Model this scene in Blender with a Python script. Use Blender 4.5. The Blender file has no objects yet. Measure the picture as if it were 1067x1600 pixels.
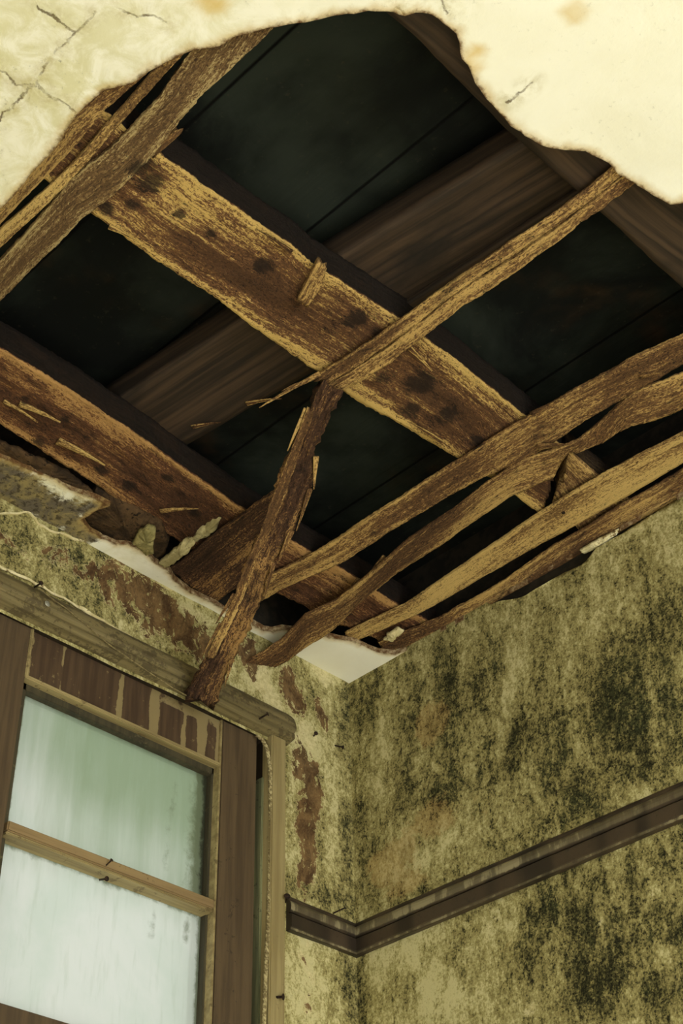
import bpy, bmesh, math, random
from mathutils import Vector, noise, geometry
random.seed(7)
C = bpy.context.scene.collection
SC = bpy.context.scene
PI = math.pi

# ------------------------------------------------------------------ camera
H = 3.8                      # ceiling height (underside of the plaster)
FPX = 2290.0
yaw, pitch, roll = [math.radians(a) for a in (46.0, 39.5, -1.5)]
fw = Vector((math.cos(pitch)*math.sin(yaw), math.cos(pitch)*math.cos(yaw), math.sin(pitch)))
r0 = Vector((math.cos(yaw), -math.sin(yaw), 0)); u0 = r0.cross(fw)
rt = r0*math.cos(roll) + u0*math.sin(roll)
up = -r0*math.sin(roll) + u0*math.cos(roll)
def ray(px, py): return fw*FPX + rt*(px-533.5) - up*(py-800.0)
_d = ray(545, 1068)
CAM = Vector((0, 0, H)) - _d*((H-1.6)/_d.z)      # eye 1.6 m above the floor
def onz(px, py, z=H): d = ray(px, py); return CAM + d*((z-CAM.z)/d.z)
def ony(px, py, y=0.0): d = ray(px, py); return CAM + d*((y-CAM.y)/d.y)
def onx(px, py, x=0.0): d = ray(px, py); return CAM + d*((x-CAM.x)/d.x)

cd = bpy.data.cameras.new('camera'); cam = bpy.data.objects.new('camera', cd); C.objects.link(cam)
from mathutils import Matrix
M = Matrix((( rt.x, up.x, -fw.x, CAM.x), (rt.y, up.y, -fw.y, CAM.y), (rt.z, up.z, -fw.z, CAM.z), (0, 0, 0, 1)))
cam.matrix_world = M
cd.sensor_fit = 'VERTICAL'; cd.sensor_height = 36; cd.sensor_width = 24; cd.lens = FPX/1600*36
cd.clip_start = 0.05
SC.camera = cam

# ------------------------------------------------------------------ light
SUN = 36.0; REAR = 105.0; SIDE = 24.0; SKY = 0.9
w = bpy.data.worlds.new('sky'); SC.world = w; w.use_nodes = True
w.node_tree.nodes['Background'].inputs[0].default_value = (0.99, 1.0, 0.92, 1)
w.node_tree.nodes['Background'].inputs[1].default_value = SKY
def lamp(name, kind, loc, direction, energy, color, **kw):
    l = bpy.data.lights.new(name, kind); l.energy = energy; l.color = color
    for k, v in kw.items(): setattr(l, k, v)
    o = bpy.data.objects.new(name, l); C.objects.link(o); o.location = loc
    o.rotation_euler = Vector(direction).to_track_quat('-Z', 'Y').to_euler()
    return o
# sun through the rear windows onto the floor; its bounce lights the ceiling from below
lamp('sun', 'SUN', (0, -9, 6), (-0.28, 0.72, -0.62), SUN, (1.0, 0.985, 0.95), angle=0.02)
# area lamps added in unseen rear and side openings to boost daylight
lamp('rear_opening_fill', 'AREA', (-1.5, -5.15, 1.7), (0, 1, 0.12), REAR, (0.985, 1.0, 0.95), shape='RECTANGLE', size=2.4, size_y=2.2)
lamp('side_opening_fill', 'AREA', (-5.15, -2.6, 1.7), (1, 0, 0.12), SIDE, (0.985, 1.0, 0.95), shape='RECTANGLE', size=2.2, size_y=2.2)
SC.view_settings.view_transform = 'Standard'
SC.view_settings.look = 'None'
SC.view_settings.exposure = 0.0
SC.view_settings.gamma = 1.0
SC.view_settings.use_curve_mapping = False

# ------------------------------------------------------------------ shader helpers
def lin(r, g, b):
    f = lambda c: (c/255)/12.92 if c/255 <= 0.04045 else ((c/255+0.055)/1.055)**2.4
    return (f(r), f(g), f(b), 1)

class Mat:
    def __init__(s, name, rough=0.9, spec=0.2):
        s.m = bpy.data.materials.new(name); s.m.use_nodes = True
        s.nt = s.m.node_tree; s.b = s.nt.nodes['Principled BSDF']
        s.b.inputs['Roughness'].default_value = rough
        s.b.inputs['Specular IOR Level'].default_value = spec
    def n(s, t, **kw):
        x = s.nt.nodes.new(t)
        for k, v in kw.items(): setattr(x, k, v)
        return x
    def put(s, sock, v):
        if isinstance(v, (int, float, tuple, Vector)): sock.default_value = v
        else: s.nt.links.new(v, sock)
    def attr(s, name, vec=False):
        a = s.n('ShaderNodeAttribute', attribute_name=name)
        return a.outputs['Vector'] if vec else a.outputs['Fac']
    def scale(s, v, sc):
        x = s.n('ShaderNodeVectorMath', operation='MULTIPLY'); s.put(x.inputs[0], v); x.inputs[1].default_value = sc
        return x.outputs[0]
    def pos(s): return s.n('ShaderNodeNewGeometry').outputs['Position']
    def noise(s, v, sc=1.0, det=6.0, ro=0.6, dist=0.0, off=0.0):
        x = s.n('ShaderNodeTexNoise', noise_dimensions='4D'); s.put(x.inputs['Vector'], v)
        x.inputs['W'].default_value = off
        x.inputs['Scale'].default_value = sc; x.inputs['Detail'].default_value = det
        x.inputs['Roughness'].default_value = ro; x.inputs['Distortion'].default_value = dist
        return x.outputs['Fac']
    def vor(s, v, sc=1.0, feature='DISTANCE_TO_EDGE'):
        x = s.n('ShaderNodeTexVoronoi', feature=feature); s.put(x.inputs['Vector'], v); x.inputs['Scale'].default_value = sc
        return x.outputs['Distance']
    def math(s, op, a, b=0.0, clamp=False):
        x = s.n('ShaderNodeMath', operation=op, use_clamp=clamp); s.put(x.inputs[0], a); s.put(x.inputs[1], b)
        return x.outputs[0]
    def add(s, a, b): return s.math('ADD', a, b)
    def mul(s, a, b, clamp=False): return s.math('MULTIPLY', a, b, clamp)
    def step(s, v, lo, hi, a=0.0, b=1.0):
        x = s.n('ShaderNodeMapRange'); s.put(x.inputs['Value'], v)
        x.interpolation_type = 'SMOOTHSTEP'
        for k, q in zip(('From Min', 'From Max', 'To Min', 'To Max'), (lo, hi, a, b)): s.put(x.inputs[k], q)
        return x.outputs[0]
    def mix(s, f, a, b):
        x = s.n('ShaderNodeMix', data_type='RGBA'); s.put(x.inputs[0], f); s.put(x.inputs[6], a); s.put(x.inputs[7], b)
        return x.outputs[2]
    def out(s, col, height=None, strength=0.5, dist=0.01, rough=None):
        s.put(s.b.inputs['Base Color'], col)
        if rough is not None: s.put(s.b.inputs['Roughness'], rough)
        if height is not None:
            bp = s.n('ShaderNodeBump'); bp.inputs['Strength'].default_value = strength
            bp.inputs['Distance'].default_value = dist; s.put(bp.inputs['Height'], height)
            s.nt.links.new(bp.outputs[0], s.b.inputs['Normal'])
        return s.m

def wood_rot(name, dark, mid, light, bright=0.5, rot=0.5, edge=0.25, bump=0.9):
    """weather-eaten timber: long pale fibres, worm-eaten dark patches. attribute g = (along, across, through) in metres"""
    m = Mat(name, 0.85, 0.25)
    g = m.attr('g', True); e = m.attr('edge')
    fib = m.noise(m.scale(g, (12, 210, 210)), 1, 6, 0.72, 0.4)
    fib2 = m.noise(m.scale(g, (55, 520, 520)), 1, 4, 0.7, 0.3, 3.1)
    blotch = m.noise(m.scale(g, (11, 20, 20)), 1, 9, 0.74, 0.5, 1.7)
    eat = m.noise(m.scale(g, (150, 240, 240)), 1, 4, 0.75, 0.6, 5.3)
    big = m.noise(m.scale(g, (2.6, 6, 6)), 1, 4, 0.6, 0.3, 9.0)
    band = m.noise(m.scale(g, (1.5, 60, 60)), 1, 3, 0.6, 0.2, 27.0)
    f = m.add(m.mul(fib, 0.5), m.mul(fib2, 0.5))
    f = m.add(f, m.mul(m.add(eat, -0.5), 0.75))
    f = m.add(f, m.mul(m.add(e, -0.3), edge*0.6))
    f = m.add(f, m.mul(m.add(big, -0.5), 0.75))
    f = m.add(f, m.mul(m.add(band, -0.5), 0.45))
    lo = m.mix(0.45, dark, mid)
    col = m.mix(m.step(f, 0.40, 0.49), lo, mid)
    col = m.mix(m.step(f, 0.515-0.12*(bright-0.5), 0.61-0.16*(bright-0.5)), col, light)
    rt_ = m.add(m.add(blotch, m.mul(m.add(eat, -0.5), 0.8)), m.mul(e, -0.5*edge))
    pat = m.step(rt_, 0.66-0.2*rot, 0.74-0.2*rot)
    col = m.mix(m.mul(pat, 0.80), col, dark)
    sp = m.step(m.add(eat, m.mul(m.add(big, -0.5), 0.4)), 0.44, 0.36)
    col = m.mix(m.mul(sp, 0.8), col, dark)
    spq = m.add(m.attr('spot'), m.add(m.mul(m.add(blotch, -0.5), 3.2), m.mul(m.add(eat, -0.5), 2.6)))
    col = m.mix(m.mul(m.step(spq, 0.45, 0.62), 0.85), col, lin(34, 25, 19))
    crack = m.step(fib, 0.37, 0.31)
    col = m.mix(m.mul(crack, 0.85), col, lin(22, 15, 11))
    side = m.step(e, -0.2, -0.8)        # joist side and top faces darkened: shade put into the colour
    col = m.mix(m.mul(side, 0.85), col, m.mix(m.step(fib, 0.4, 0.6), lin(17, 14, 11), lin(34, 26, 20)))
    h = m.add(m.mul(f, 0.9), m.mul(pat, -0.3)); h = m.add(h, m.mul(eat, 0.6)); h = m.add(h, m.mul(crack, -0.6))
    return m.out(col, h, bump, 0.006)

M_joist = wood_rot('rotten_joist_wood', lin(44, 29, 21), lin(128, 90, 58), lin(228, 192, 116), 0.5, 0.5, 0.4)
M_joist_red = wood_rot('rotten_reddish_wood', lin(42, 28, 20), lin(120, 80, 52), lin(204, 158, 98), 0.45, 0.55, 0.25)
M_batten = wood_rot('rotten_batten_wood', lin(52, 34, 24), lin(138, 102, 64), lin(222, 184, 114), 0.6, 0.42, 0.08)
M_batten_pale = wood_rot('pale_batten_wood', lin(74, 50, 32), lin(176, 138, 84), lin(228, 194, 122), 0.9, 0.12, 0.03)
M_batten_dark = wood_rot('dark_batten_wood', lin(36, 24, 18), lin(90, 63, 44), lin(186, 144, 88), 0.4, 0.55, 0.06)
M_batten_grey = wood_rot('plaster_caked_wood', lin(64, 46, 32), lin(140, 110, 72), lin(208, 184, 130), 0.6, 0.3, 0.2)

def smooth_dark_wood(name, a, b, c):
    m = Mat(name, 0.7, 0.3); g = m.attr('g', True)
    f = m.noise(m.scale(g, (1.6, 60, 60)), 1, 5, 0.6, 0.2)
    k = m.noise(m.scale(g, (3, 7, 7)), 1, 5, 0.6, 0.4, 2.0)
    col = m.mix(m.step(f, 0.35, 0.65), a, b)
    col = m.mix(m.step(k, 0.45, 0.75), col, c)
    return m.out(col, f, 0.25, 0.004)
M_beam_dark = smooth_dark_wood('sooty_beam_wood', lin(38, 30, 23), lin(72, 56, 41), lin(24, 20, 16))

def deck_mat():  # dark board colours stand in for the shade inside the cavity
    m = Mat('shade_dark_underfloor_boards', 0.85, 0.15); p = m.pos()
    n1 = m.noise(p, 2.6, 7, 0.62, 0.5); n2 = m.noise(m.scale(p, (60, 3, 20)), 1, 4, 0.6); n3 = m.noise(p, 55, 3, 0.7)
    sep = m.n('ShaderNodeSeparateXYZ'); m.put(sep.inputs[0], p)
    fr = m.math('FRACT', m.mul(m.add(sep.outputs[0], 10.03), 1/0.36))
    seam = m.step(m.math('ABSOLUTE', m.add(fr, -0.5)), 0.485, 0.497)
    cell = m.math('FLOOR', m.mul(m.add(sep.outputs[0], 10.03), 1/0.36))
    wn = m.n('ShaderNodeTexWhiteNoise', noise_dimensions='1D'); m.put(wn.inputs['W'], cell)
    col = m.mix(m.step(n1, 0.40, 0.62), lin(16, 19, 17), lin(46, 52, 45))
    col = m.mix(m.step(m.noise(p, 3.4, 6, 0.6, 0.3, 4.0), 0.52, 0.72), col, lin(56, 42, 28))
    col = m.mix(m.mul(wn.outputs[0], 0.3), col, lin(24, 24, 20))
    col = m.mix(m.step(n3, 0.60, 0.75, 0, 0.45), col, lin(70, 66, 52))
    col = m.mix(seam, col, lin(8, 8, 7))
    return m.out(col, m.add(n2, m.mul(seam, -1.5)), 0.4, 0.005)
M_deck = deck_mat()

CRACKS = [((-60, 250), (20, 165)), ((20, 165), (52, 132)), ((52, 132), (75, 98)), ((75, 98), (118, 52)), ((118, 52), (150, 20)), ((-20, 90), (28, 132)), ((28, 132), (52, 132)), ((55, 132), (118, 178)), ((180, 15), (262, 34)), ((118, 52), (60, 15)), ((650, -60), (700, 15)), ((790, 160), (830, 130)), ((620, 10), (668, 60))]
def ceiling_mat():
    m = Mat('cracked_cream_ceiling_paint', 0.85, 0.2); p = m.pos()
    dirt_dim = m.attr('dirt_dim'); yel = m.attr('yellow'); ed = m.attr('rim')
    n1 = m.noise(p, 5, 8, 0.65, 0.6); n2 = m.noise(p, 70, 4, 0.7); n3 = m.noise(p, 16, 7, 0.7, 0.8, 3.0); n4 = m.noise(p, 2.2, 5, 0.6, 0.4, 7.0)
    col = m.mix(m.step(n1, 0.35, 0.7), lin(247, 245, 230), lin(242, 239, 220))
    d = m.mul(dirt_dim, m.step(m.add(n3, m.mul(dirt_dim, 0.06)), 0.42, 0.66), True)
    col = m.mix(m.mul(d, 0.7), col, lin(206, 200, 144))
    d2 = m.mul(dirt_dim, m.step(m.add(n1, m.mul(m.add(n2, -0.5), 0.35)), 0.58, 0.74), True)
    col = m.mix(m.mul(d2, 0.5), col, lin(150, 140, 88))
    # greenish mildew freckles
    fr = m.mul(m.step(n2, 0.58, 0.68), m.step(n4, 0.47, 0.60))
    col = m.mix(m.mul(fr, m.add(m.mul(dirt_dim, 0.6), 0.22)), col, lin(104, 108, 88))
    ol = m.step(m.add(m.attr('olive'), m.add(m.mul(m.add(n3, -0.5), 1.2), m.mul(m.add(n2, -0.5), 0.5))), 0.35, 0.6)
    col = m.mix(m.mul(ol, 0.9), col, m.mix(m.step(n3, 0.42, 0.60), lin(66, 50, 27), lin(140, 122, 70)))
    col = m.mix(m.mul(m.mul(ol, m.step(n2, 0.5, 0.6)), 0.7), col, lin(46, 38, 24))
    # cracks: a few real cracks, wandering, each a chain of straight runs
    nn = m.n('ShaderNodeTexNoise'); m.put(nn.inputs['Vector'], p); nn.inputs['Scale'].default_value = 26; nn.inputs['Detail'].default_value = 6; nn.inputs['Roughness'].default_value = 0.65
    wo = m.n('ShaderNodeVectorMath', operation='SUBTRACT'); m.put(wo.inputs[0], nn.outputs['Color']); wo.inputs[1].default_value = (0.5, 0.5, 0.5)
    warp = m.n('ShaderNodeVectorMath', operation='ADD'); m.put(warp.inputs[0], p); m.put(warp.inputs[1], m.scale(wo.outputs[0], (0.035, 0.035, 0)))
    best = None
    for pa, pb in CRACKS:
        A = onz(*pa); B = onz(*pb); D = B-A; L2 = D.length_squared
        s1 = m.n('ShaderNodeVectorMath', operation='SUBTRACT'); m.put(s1.inputs[0], warp.outputs[0]); s1.inputs[1].default_value = A
        dt = m.n('ShaderNodeVectorMath', operation='DOT_PRODUCT'); m.put(dt.inputs[0], s1.outputs[0]); dt.inputs[1].default_value = D/L2
        t = m.math('ADD', dt.outputs['Value'], 0.0, True)
        sc = m.n('ShaderNodeVectorMath', operation='SCALE'); sc.inputs[0].default_value = D; m.put(sc.inputs['Scale'], t)
        s2 = m.n('ShaderNodeVectorMath', operation='SUBTRACT'); m.put(s2.inputs[0], s1.outputs[0]); m.put(s2.inputs[1], sc.outputs[0])
        ln = m.n('ShaderNodeVectorMath', operation='LENGTH'); m.put(ln.inputs[0], m.scale(s2.outputs[0], (1, 1, 0)))
        best = ln.outputs['Value'] if best is None else m.math('MINIMUM', best, ln.outputs['Value'])
    halo = m.mul(m.step(best, 0.035, 0.0), m.step(m.noise(p, 24, 6, 0.7, 0.4, 12.0), 0.40, 0.62))
    col = m.mix(m.mul(halo, 0.5), col, lin(176, 160, 96))
    cr = m.mul(m.step(best, 0.0034, 0.0008), m.step(m.noise(p, 9, 5, 0.7, 0.0, 15.0), 0.38, 0.56))
    col = m.mix(m.mul(cr, 0.85), col, lin(92, 74, 40))
    y = m.step(m.add(yel, m.mul(m.add(n3, -0.5), 0.5)), 0.15, 0.95)
    col = m.mix(m.mul(y, 0.75), col, lin(214, 180, 92))
    r = m.step(m.add(ed, m.mul(m.add(n3, -0.5), 0.9)), 0.25, 1.0)
    col = m.mix(m.mul(r, 0.7), col, lin(196, 168, 106))
    r2 = m.step(m.add(ed, m.mul(m.add(n2, -0.5), 0.8)), 0.72, 1.1)
    col = m.mix(r2, col, lin(96, 66, 38))
    h = m.add(m.mul(n1, 0.6), m.mul(n2, 0.12)); h = m.add(h, m.mul(cr, -0.5))
    return m.out(col, h, 0.35, 0.012)
M_ceil = ceiling_mat()

def wall_mat(name, streak):
    """mouldy distempered plaster; attributes mould, peel (paint gone, brown coat shows), pale, tan"""
    m = Mat(name, 0.92, 0.12); p = m.pos()
    mo = m.attr('mould'); pe = m.attr('peel'); pa = m.attr('pale'); ta = m.attr('tan')
    st = m.noise(m.scale(p, (16, 16, 3.2)), 1, 8, 0.7, 0.4)
    n1 = m.noise(m.scale(p, (9, 9, 6)), 1, 10, 0.76, 0.6, 2.0); n2 = m.noise(p, 70, 5, 0.75, 0.4); n3 = m.noise(p, 170, 3, 0.7, 0.0, 4.0)
    n5 = m.noise(m.scale(p, (44, 44, 10)), 1, 6, 0.7, 0.4, 8.0); n6 = m.noise(p, 22, 7, 0.72, 0.9, 6.0)
    n7 = m.noise(m.scale(p, (24, 24, 16)), 1, 8, 0.78, 0.5, 17.0)
    n8 = m.noise(m.scale(p, (75, 75, 50)), 1, 6, 0.8, 0.4, 33.0)
    tone = m.add(m.add(m.mul(m.add(st, -0.5), 1.1), m.mul(m.add(n1, -0.5), 1.0)), m.add(m.mul(m.add(n7, -0.5), 1.3), m.add(m.mul(m.add(n3, -0.5), 1.0), m.mul(m.add(n8, -0.5), 1.5))))
    tone = m.add(tone, m.add(0.67, m.mul(mo, -0.30)))
    tone = m.add(tone, m.mul(pa, 0.32))
    cr = m.n('ShaderNodeValToRGB'); m.put(cr.inputs[0], tone); R = cr.color_ramp
    stops = [(0.0, lin(34, 34, 22)), (0.20, lin(58, 57, 35)), (0.36, lin(98, 93, 58)), (0.54, lin(140, 130, 84)), (0.72, lin(166, 157, 106)), (0.92, lin(204, 196, 148))]
    R.elements[0].position = stops[0][0]; R.elements[0].color = stops[0][1]; R.elements[1].position = stops[-1][0]; R.elements[1].color = stops[-1][1]
    for q_, c_ in stops[1:-1]: el = R.elements.new(q_); el.color = c_
    col = cr.outputs[0]
    green = m.mul(m.step(m.noise(p, 5, 6, 0.65, 0.4, 21.0), 0.46, 0.62), m.step(tone, 0.62, 0.30))
    col = m.mix(m.mul(green, 0.4), col, lin(62, 70, 46))
    tt = m.step(m.add(ta, m.mul(m.add(n6, -0.5), 1.3)), 0.36, 0.56)
    col = m.mix(m.mul(tt, 0.45), col, m.mix(m.step(n7, 0.4, 0.6), lin(146, 116, 70), lin(184, 154, 100)))
    pp = m.step(m.add(pa, m.mul(m.add(n6, -0.5), 1.6)), 0.50, 0.60)
    col = m.mix(m.mul(pp, 0.7), col, m.mix(m.step(n2, 0.35, 0.6), lin(186, 174, 124), lin(226, 216, 170)))
    s1 = m.step(tone, 0.75, 0.30)
    sp = m.step(m.add(n2, m.mul(m.add(s1, -0.5), 0.10)), 0.56, 0.62)
    col = m.mix(m.mul(sp, m.add(0.15, m.mul(s1, 0.55)), True), col, lin(38, 37, 24))
    n9 = m.noise(p, 210, 2, 0.5, 0.0, 41.0)
    fs = m.mul(m.step(m.add(n9, m.mul(m.add(s1, -0.5), 0.08)), 0.585, 0.62), m.add(0.25, m.mul(s1, 0.6)), True)
    col = m.mix(fs, col, lin(26, 25, 17))
    # peeled: crisp brown islands
    q = m.add(pe, m.add(m.mul(m.add(n6, -0.5), 2.0), m.mul(m.add(n2, -0.5), 0.5)))
    carve = m.step(m.noise(m.scale(p, (38, 38, 24)), 1, 5, 0.65, 1.2, 51.0), 0.54, 0.60)
    q = m.add(q, m.mul(carve, -0.55))
    pk = m.step(q, 0.46, 0.49)
    rim = m.mul(m.step(q, 0.38, 0.46), m.math('SUBTRACT', 1.0, pk))
    col = m.mix(m.mul(rim, 0.75), col, lin(206, 194, 146))
    bro = m.mix(m.step(n7, 0.4, 0.60), lin(76, 54, 37), lin(124, 96, 64))
    bro = m.mix(m.step(n2, 0.58, 0.70, 0, 0.6), bro, lin(52, 36, 24))
    col = m.mix(m.mul(pk, 0.93), col, bro)
    h = m.add(m.mul(n1, 0.5), m.mul(n2, 0.25)); h = m.add(h, m.mul(pk, -0.45)); h = m.add(h, m.mul(sp, -0.12)); h = m.add(h, m.mul(pp, 0.12)); h = m.add(h, m.mul(st, 0.3)); h = m.add(h, m.mul(n7, 0.4))
    return m.out(col, h, 0.5, 0.010)
M_wall = wall_mat('mouldy_wall_plaster', 1)

def plaster_mat(name, a, b, c):
    m = Mat(name, 0.9, 0.15); p = m.pos()
    n1 = m.noise(p, 14, 7, 0.68, 0.5); n2 = m.noise(p, 80, 4, 0.7)
    col = m.mix(m.step(n1, 0.40, 0.62), a, b)
    col = m.mix(m.step(m.add(n2, m.mul(m.add(n1, -0.5), 0.5)), 0.56, 0.68), col, c)
    return m.out(col, m.add(n1, m.mul(n2, 0.5)), 0.8, 0.01)
M_lime = plaster_mat('raw_lime_plaster', lin(206, 192, 142), lin(238, 228, 186), lin(118, 96, 58))
M_rubble = plaster_mat('mouldy_crumbled_plaster', lin(120, 112, 70), lin(168, 156, 104), lin(58, 52, 32))
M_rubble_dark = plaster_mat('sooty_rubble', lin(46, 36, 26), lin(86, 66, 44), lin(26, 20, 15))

def painted(name, a, b, worn, wear=0.5, stretch=(3, 3, 40)):
    m = Mat(name, 0.62, 0.35); p = m.pos(); wr = m.attr('wear')
    f = m.noise(m.scale(p, stretch), 1, 6, 0.62, 0.2); k = m.noise(p, 18, 7, 0.68, 0.5, 3.0); s = m.noise(p, 90, 4, 0.7, 0, 5.0)
    col = m.mix(m.step(f, 0.36, 0.64), a, b)
    q = m.add(m.add(k, m.mul(m.add(s, -0.5), 0.6)), m.mul(m.add(wear, -0.5), 0.3))
    col = m.mix(m.mul(m.step(q, 0.58, 0.66), 0.7), col, worn)
    q2 = m.add(wr, m.add(m.mul(m.add(k, -0.5), 0.8), m.mul(m.add(s, -0.5), 0.4)))
    col = m.mix(m.mul(m.step(q2, 0.42, 0.52), 0.9), col, worn)
    return m.out(col, m.add(m.mul(f, 0.5), m.mul(k, 0.5)), 0.4, 0.005)
VERT = (45, 45, 2.5); HORZ = (2.5, 45, 45)
M_frame = painted('faded_brown_window_paint', lin(72, 58, 42), lin(92, 76, 55), lin(54, 43, 31), 0.35, VERT)
M_header = painted('smeared_header_paint', lin(66, 50, 36), lin(84, 66, 48), lin(142, 126, 88), 0.35, (55, 55, 4))
M_bar = painted('worn_glazing_bar_paint', lin(120, 98, 68), lin(146, 124, 88), lin(82, 64, 44), 0.5, HORZ)
M_bead = painted('bleached_bead_wood', lin(128, 112, 76), lin(166, 150, 106), lin(92, 76, 50), 0.5, HORZ)
M_sash = painted('dark_sash_paint', lin(52, 48, 36), lin(74, 68, 50), lin(104, 98, 72), 0.4, VERT)
M_casing = painted('dirty_cream_casing_paint', lin(134, 119, 80), lin(160, 145, 102), lin(108, 92, 60), 0.35, VERT)
M_cornice = painted('dusty_cove_paint', lin(98, 87, 58), lin(134, 121, 84), lin(70, 60, 40), 0.75, HORZ)
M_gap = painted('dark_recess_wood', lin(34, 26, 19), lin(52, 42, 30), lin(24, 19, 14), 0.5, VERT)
M_strip = painted('grimy_green_strip', lin(96, 98, 72), lin(134, 134, 98), lin(54, 52, 38), 0.5, VERT)

def rail_mat():
    m = Mat('grimy_rail_paint', 0.45, 0.45); g = m.attr('g', True); p = m.pos(); wr = m.attr('wear')
    st = m.noise(m.scale(g, (42, 6, 6)), 1, 4, 0.6, 0.0); k = m.noise(p, 9, 5, 0.6, 0.4, 2.0); s = m.noise(p, 90, 4, 0.7)
    fl = m.noise(m.scale(g, (11, 1, 1)), 1, 2, 0.3, 0.0, 8.0)
    col = m.mix(m.step(fl, 0.42, 0.58), lin(46, 38, 30), lin(70, 58, 45))
    col = m.mix(m.step(s, 0.55, 0.7, 0, 0.6), col, lin(40, 34, 26))
    q = m.add(wr, m.add(m.mul(m.add(st, -0.5), 1.6), m.mul(m.add(k, -0.5), 0.9)))
    col = m.mix(m.mul(m.step(q, 0.46, 0.62), 0.8), col, lin(172, 162, 128))
    q2 = m.add(wr, m.mul(m.add(st, -0.5), 0.8))
    col = m.mix(m.mul(m.step(q2, 0.2, 0.5), 0.5), col, lin(124, 114, 86))
    return m.out(col, m.add(k, m.mul(s, 0.5)), 0.25, 0.004)
M_rail = rail_mat()

def glass_mat():
    m = bpy.data.materials.new('dusty_window_glass'); m.use_nodes = True
    q = Mat.__new__(Mat); q.m = m; q.nt = m.node_tree; nt = m.node_tree
    out = nt.nodes['Material Output']; nt.nodes.remove(nt.nodes['Principled BSDF'])
    p = q.pos(); gr = q.attr('grime'); gr2 = q.attr('film')
    n1 = q.noise(q.scale(p, (26, 26, 3)), 1, 5, 0.6, 0.3); n2 = q.noise(p, 30, 6, 0.7, 0.4, 2.0); n3 = q.noise(p, 5, 5, 0.6, 0.6, 4.0); n4 = q.noise(q.scale(p, (60, 60, 8)), 1, 4, 0.6, 0, 6.0)
    col = q.mix(q.step(n3, 0.35, 0.65), lin(226, 236, 226), lin(240, 244, 238))
    f = q.add(gr2, q.add(q.mul(q.add(n1, -0.5), 0.5), q.mul(q.add(n3, -0.5), 0.35)))
    col = q.mix(q.mul(q.step(f, 0.1, 1.0), 0.95), col, lin(150, 170, 138))
    col = q.mix(q.step(n4, 0.5, 0.75, 0, 0.25), col, lin(176, 194, 168))
    g = q.add(gr, q.add(q.mul(q.add(n2, -0.5), 0.7), q.mul(q.add(n1, -0.5), 0.3)))
    col = q.mix(q.mul(q.step(g, 0.30, 0.62), 0.85), col, lin(106, 116, 86))
    col = q.mix(q.mul(q.step(g, 0.72, 0.95), 0.9), col, lin(38, 40, 30))
    tr = q.n('ShaderNodeBsdfTranslucent'); q.put(tr.inputs[0], col)
    tp = q.n('ShaderNodeBsdfTransparent'); q.put(tp.inputs[0], col)
    di = q.n('ShaderNodeBsdfDiffuse'); q.put(di.inputs[0], q.mix(0.6, col, lin(120, 116, 90)))
    gl = q.n('ShaderNodeBsdfGlossy'); gl.inputs['Roughness'].default_value = 0.25
    a = q.n('ShaderNodeMixShader'); a.inputs[0].default_value = 0.12; q.put(a.inputs[1], tr.outputs[0]); q.put(a.inputs[2], tp.outputs[0])
    b = q.n('ShaderNodeMixShader'); b.inputs[0].default_value = 0.12; q.put(b.inputs[1], a.outputs[0]); q.put(b.inputs[2], di.outputs[0])
    c = q.n('ShaderNodeMixShader'); c.inputs[0].default_value = 0.04; q.put(c.inputs[1], b.outputs[0]); q.put(c.inputs[2], gl.outputs[0])
    nt.links.new(c.outputs[0], out.inputs[0])
    return m
M_glass = glass_mat()

def simple(name, a, b, rough=0.7, metal=0.0, sc=60):
    m = Mat(name, rough, 0.3); m.b.inputs['Metallic'].default_value = metal
    n1 = m.noise(m.pos(), sc, 4, 0.6)
    return m.out(m.mix(m.step(n1, 0.4, 0.62), a, b), n1, 0.3, 0.003)
M_iron = simple('rusty_iron', lin(30, 22, 17), lin(62, 44, 32), 0.8, 0.3, 200)
M_tin = simple('pale_nail_metal', lin(200, 200, 190), lin(170, 168, 156), 0.4, 0.6, 200)
M_rope = simple('dirty_cotton_rope', lin(120, 106, 72), lin(188, 174, 130), 0.95, 0.0, 120)
M_wire = simple('dusty_wire', lin(96, 84, 56), lin(140, 126, 88), 0.8, 0.0, 120)
M_soot_shade = simple('soot_shade_masonry', lin(30, 26, 20), lin(46, 40, 30), 0.95, 0.0, 30)  # soot tone that also carries the cavity's shade in its colour
M_floor = simple('dusty_pale_floor', lin(208, 204, 188), lin(188, 184, 168), 0.9, 0.0, 6)
M_room = simple('faded_khaki_wall', lin(190, 184, 156), lin(172, 164, 136), 0.95, 0.0, 4)

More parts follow.
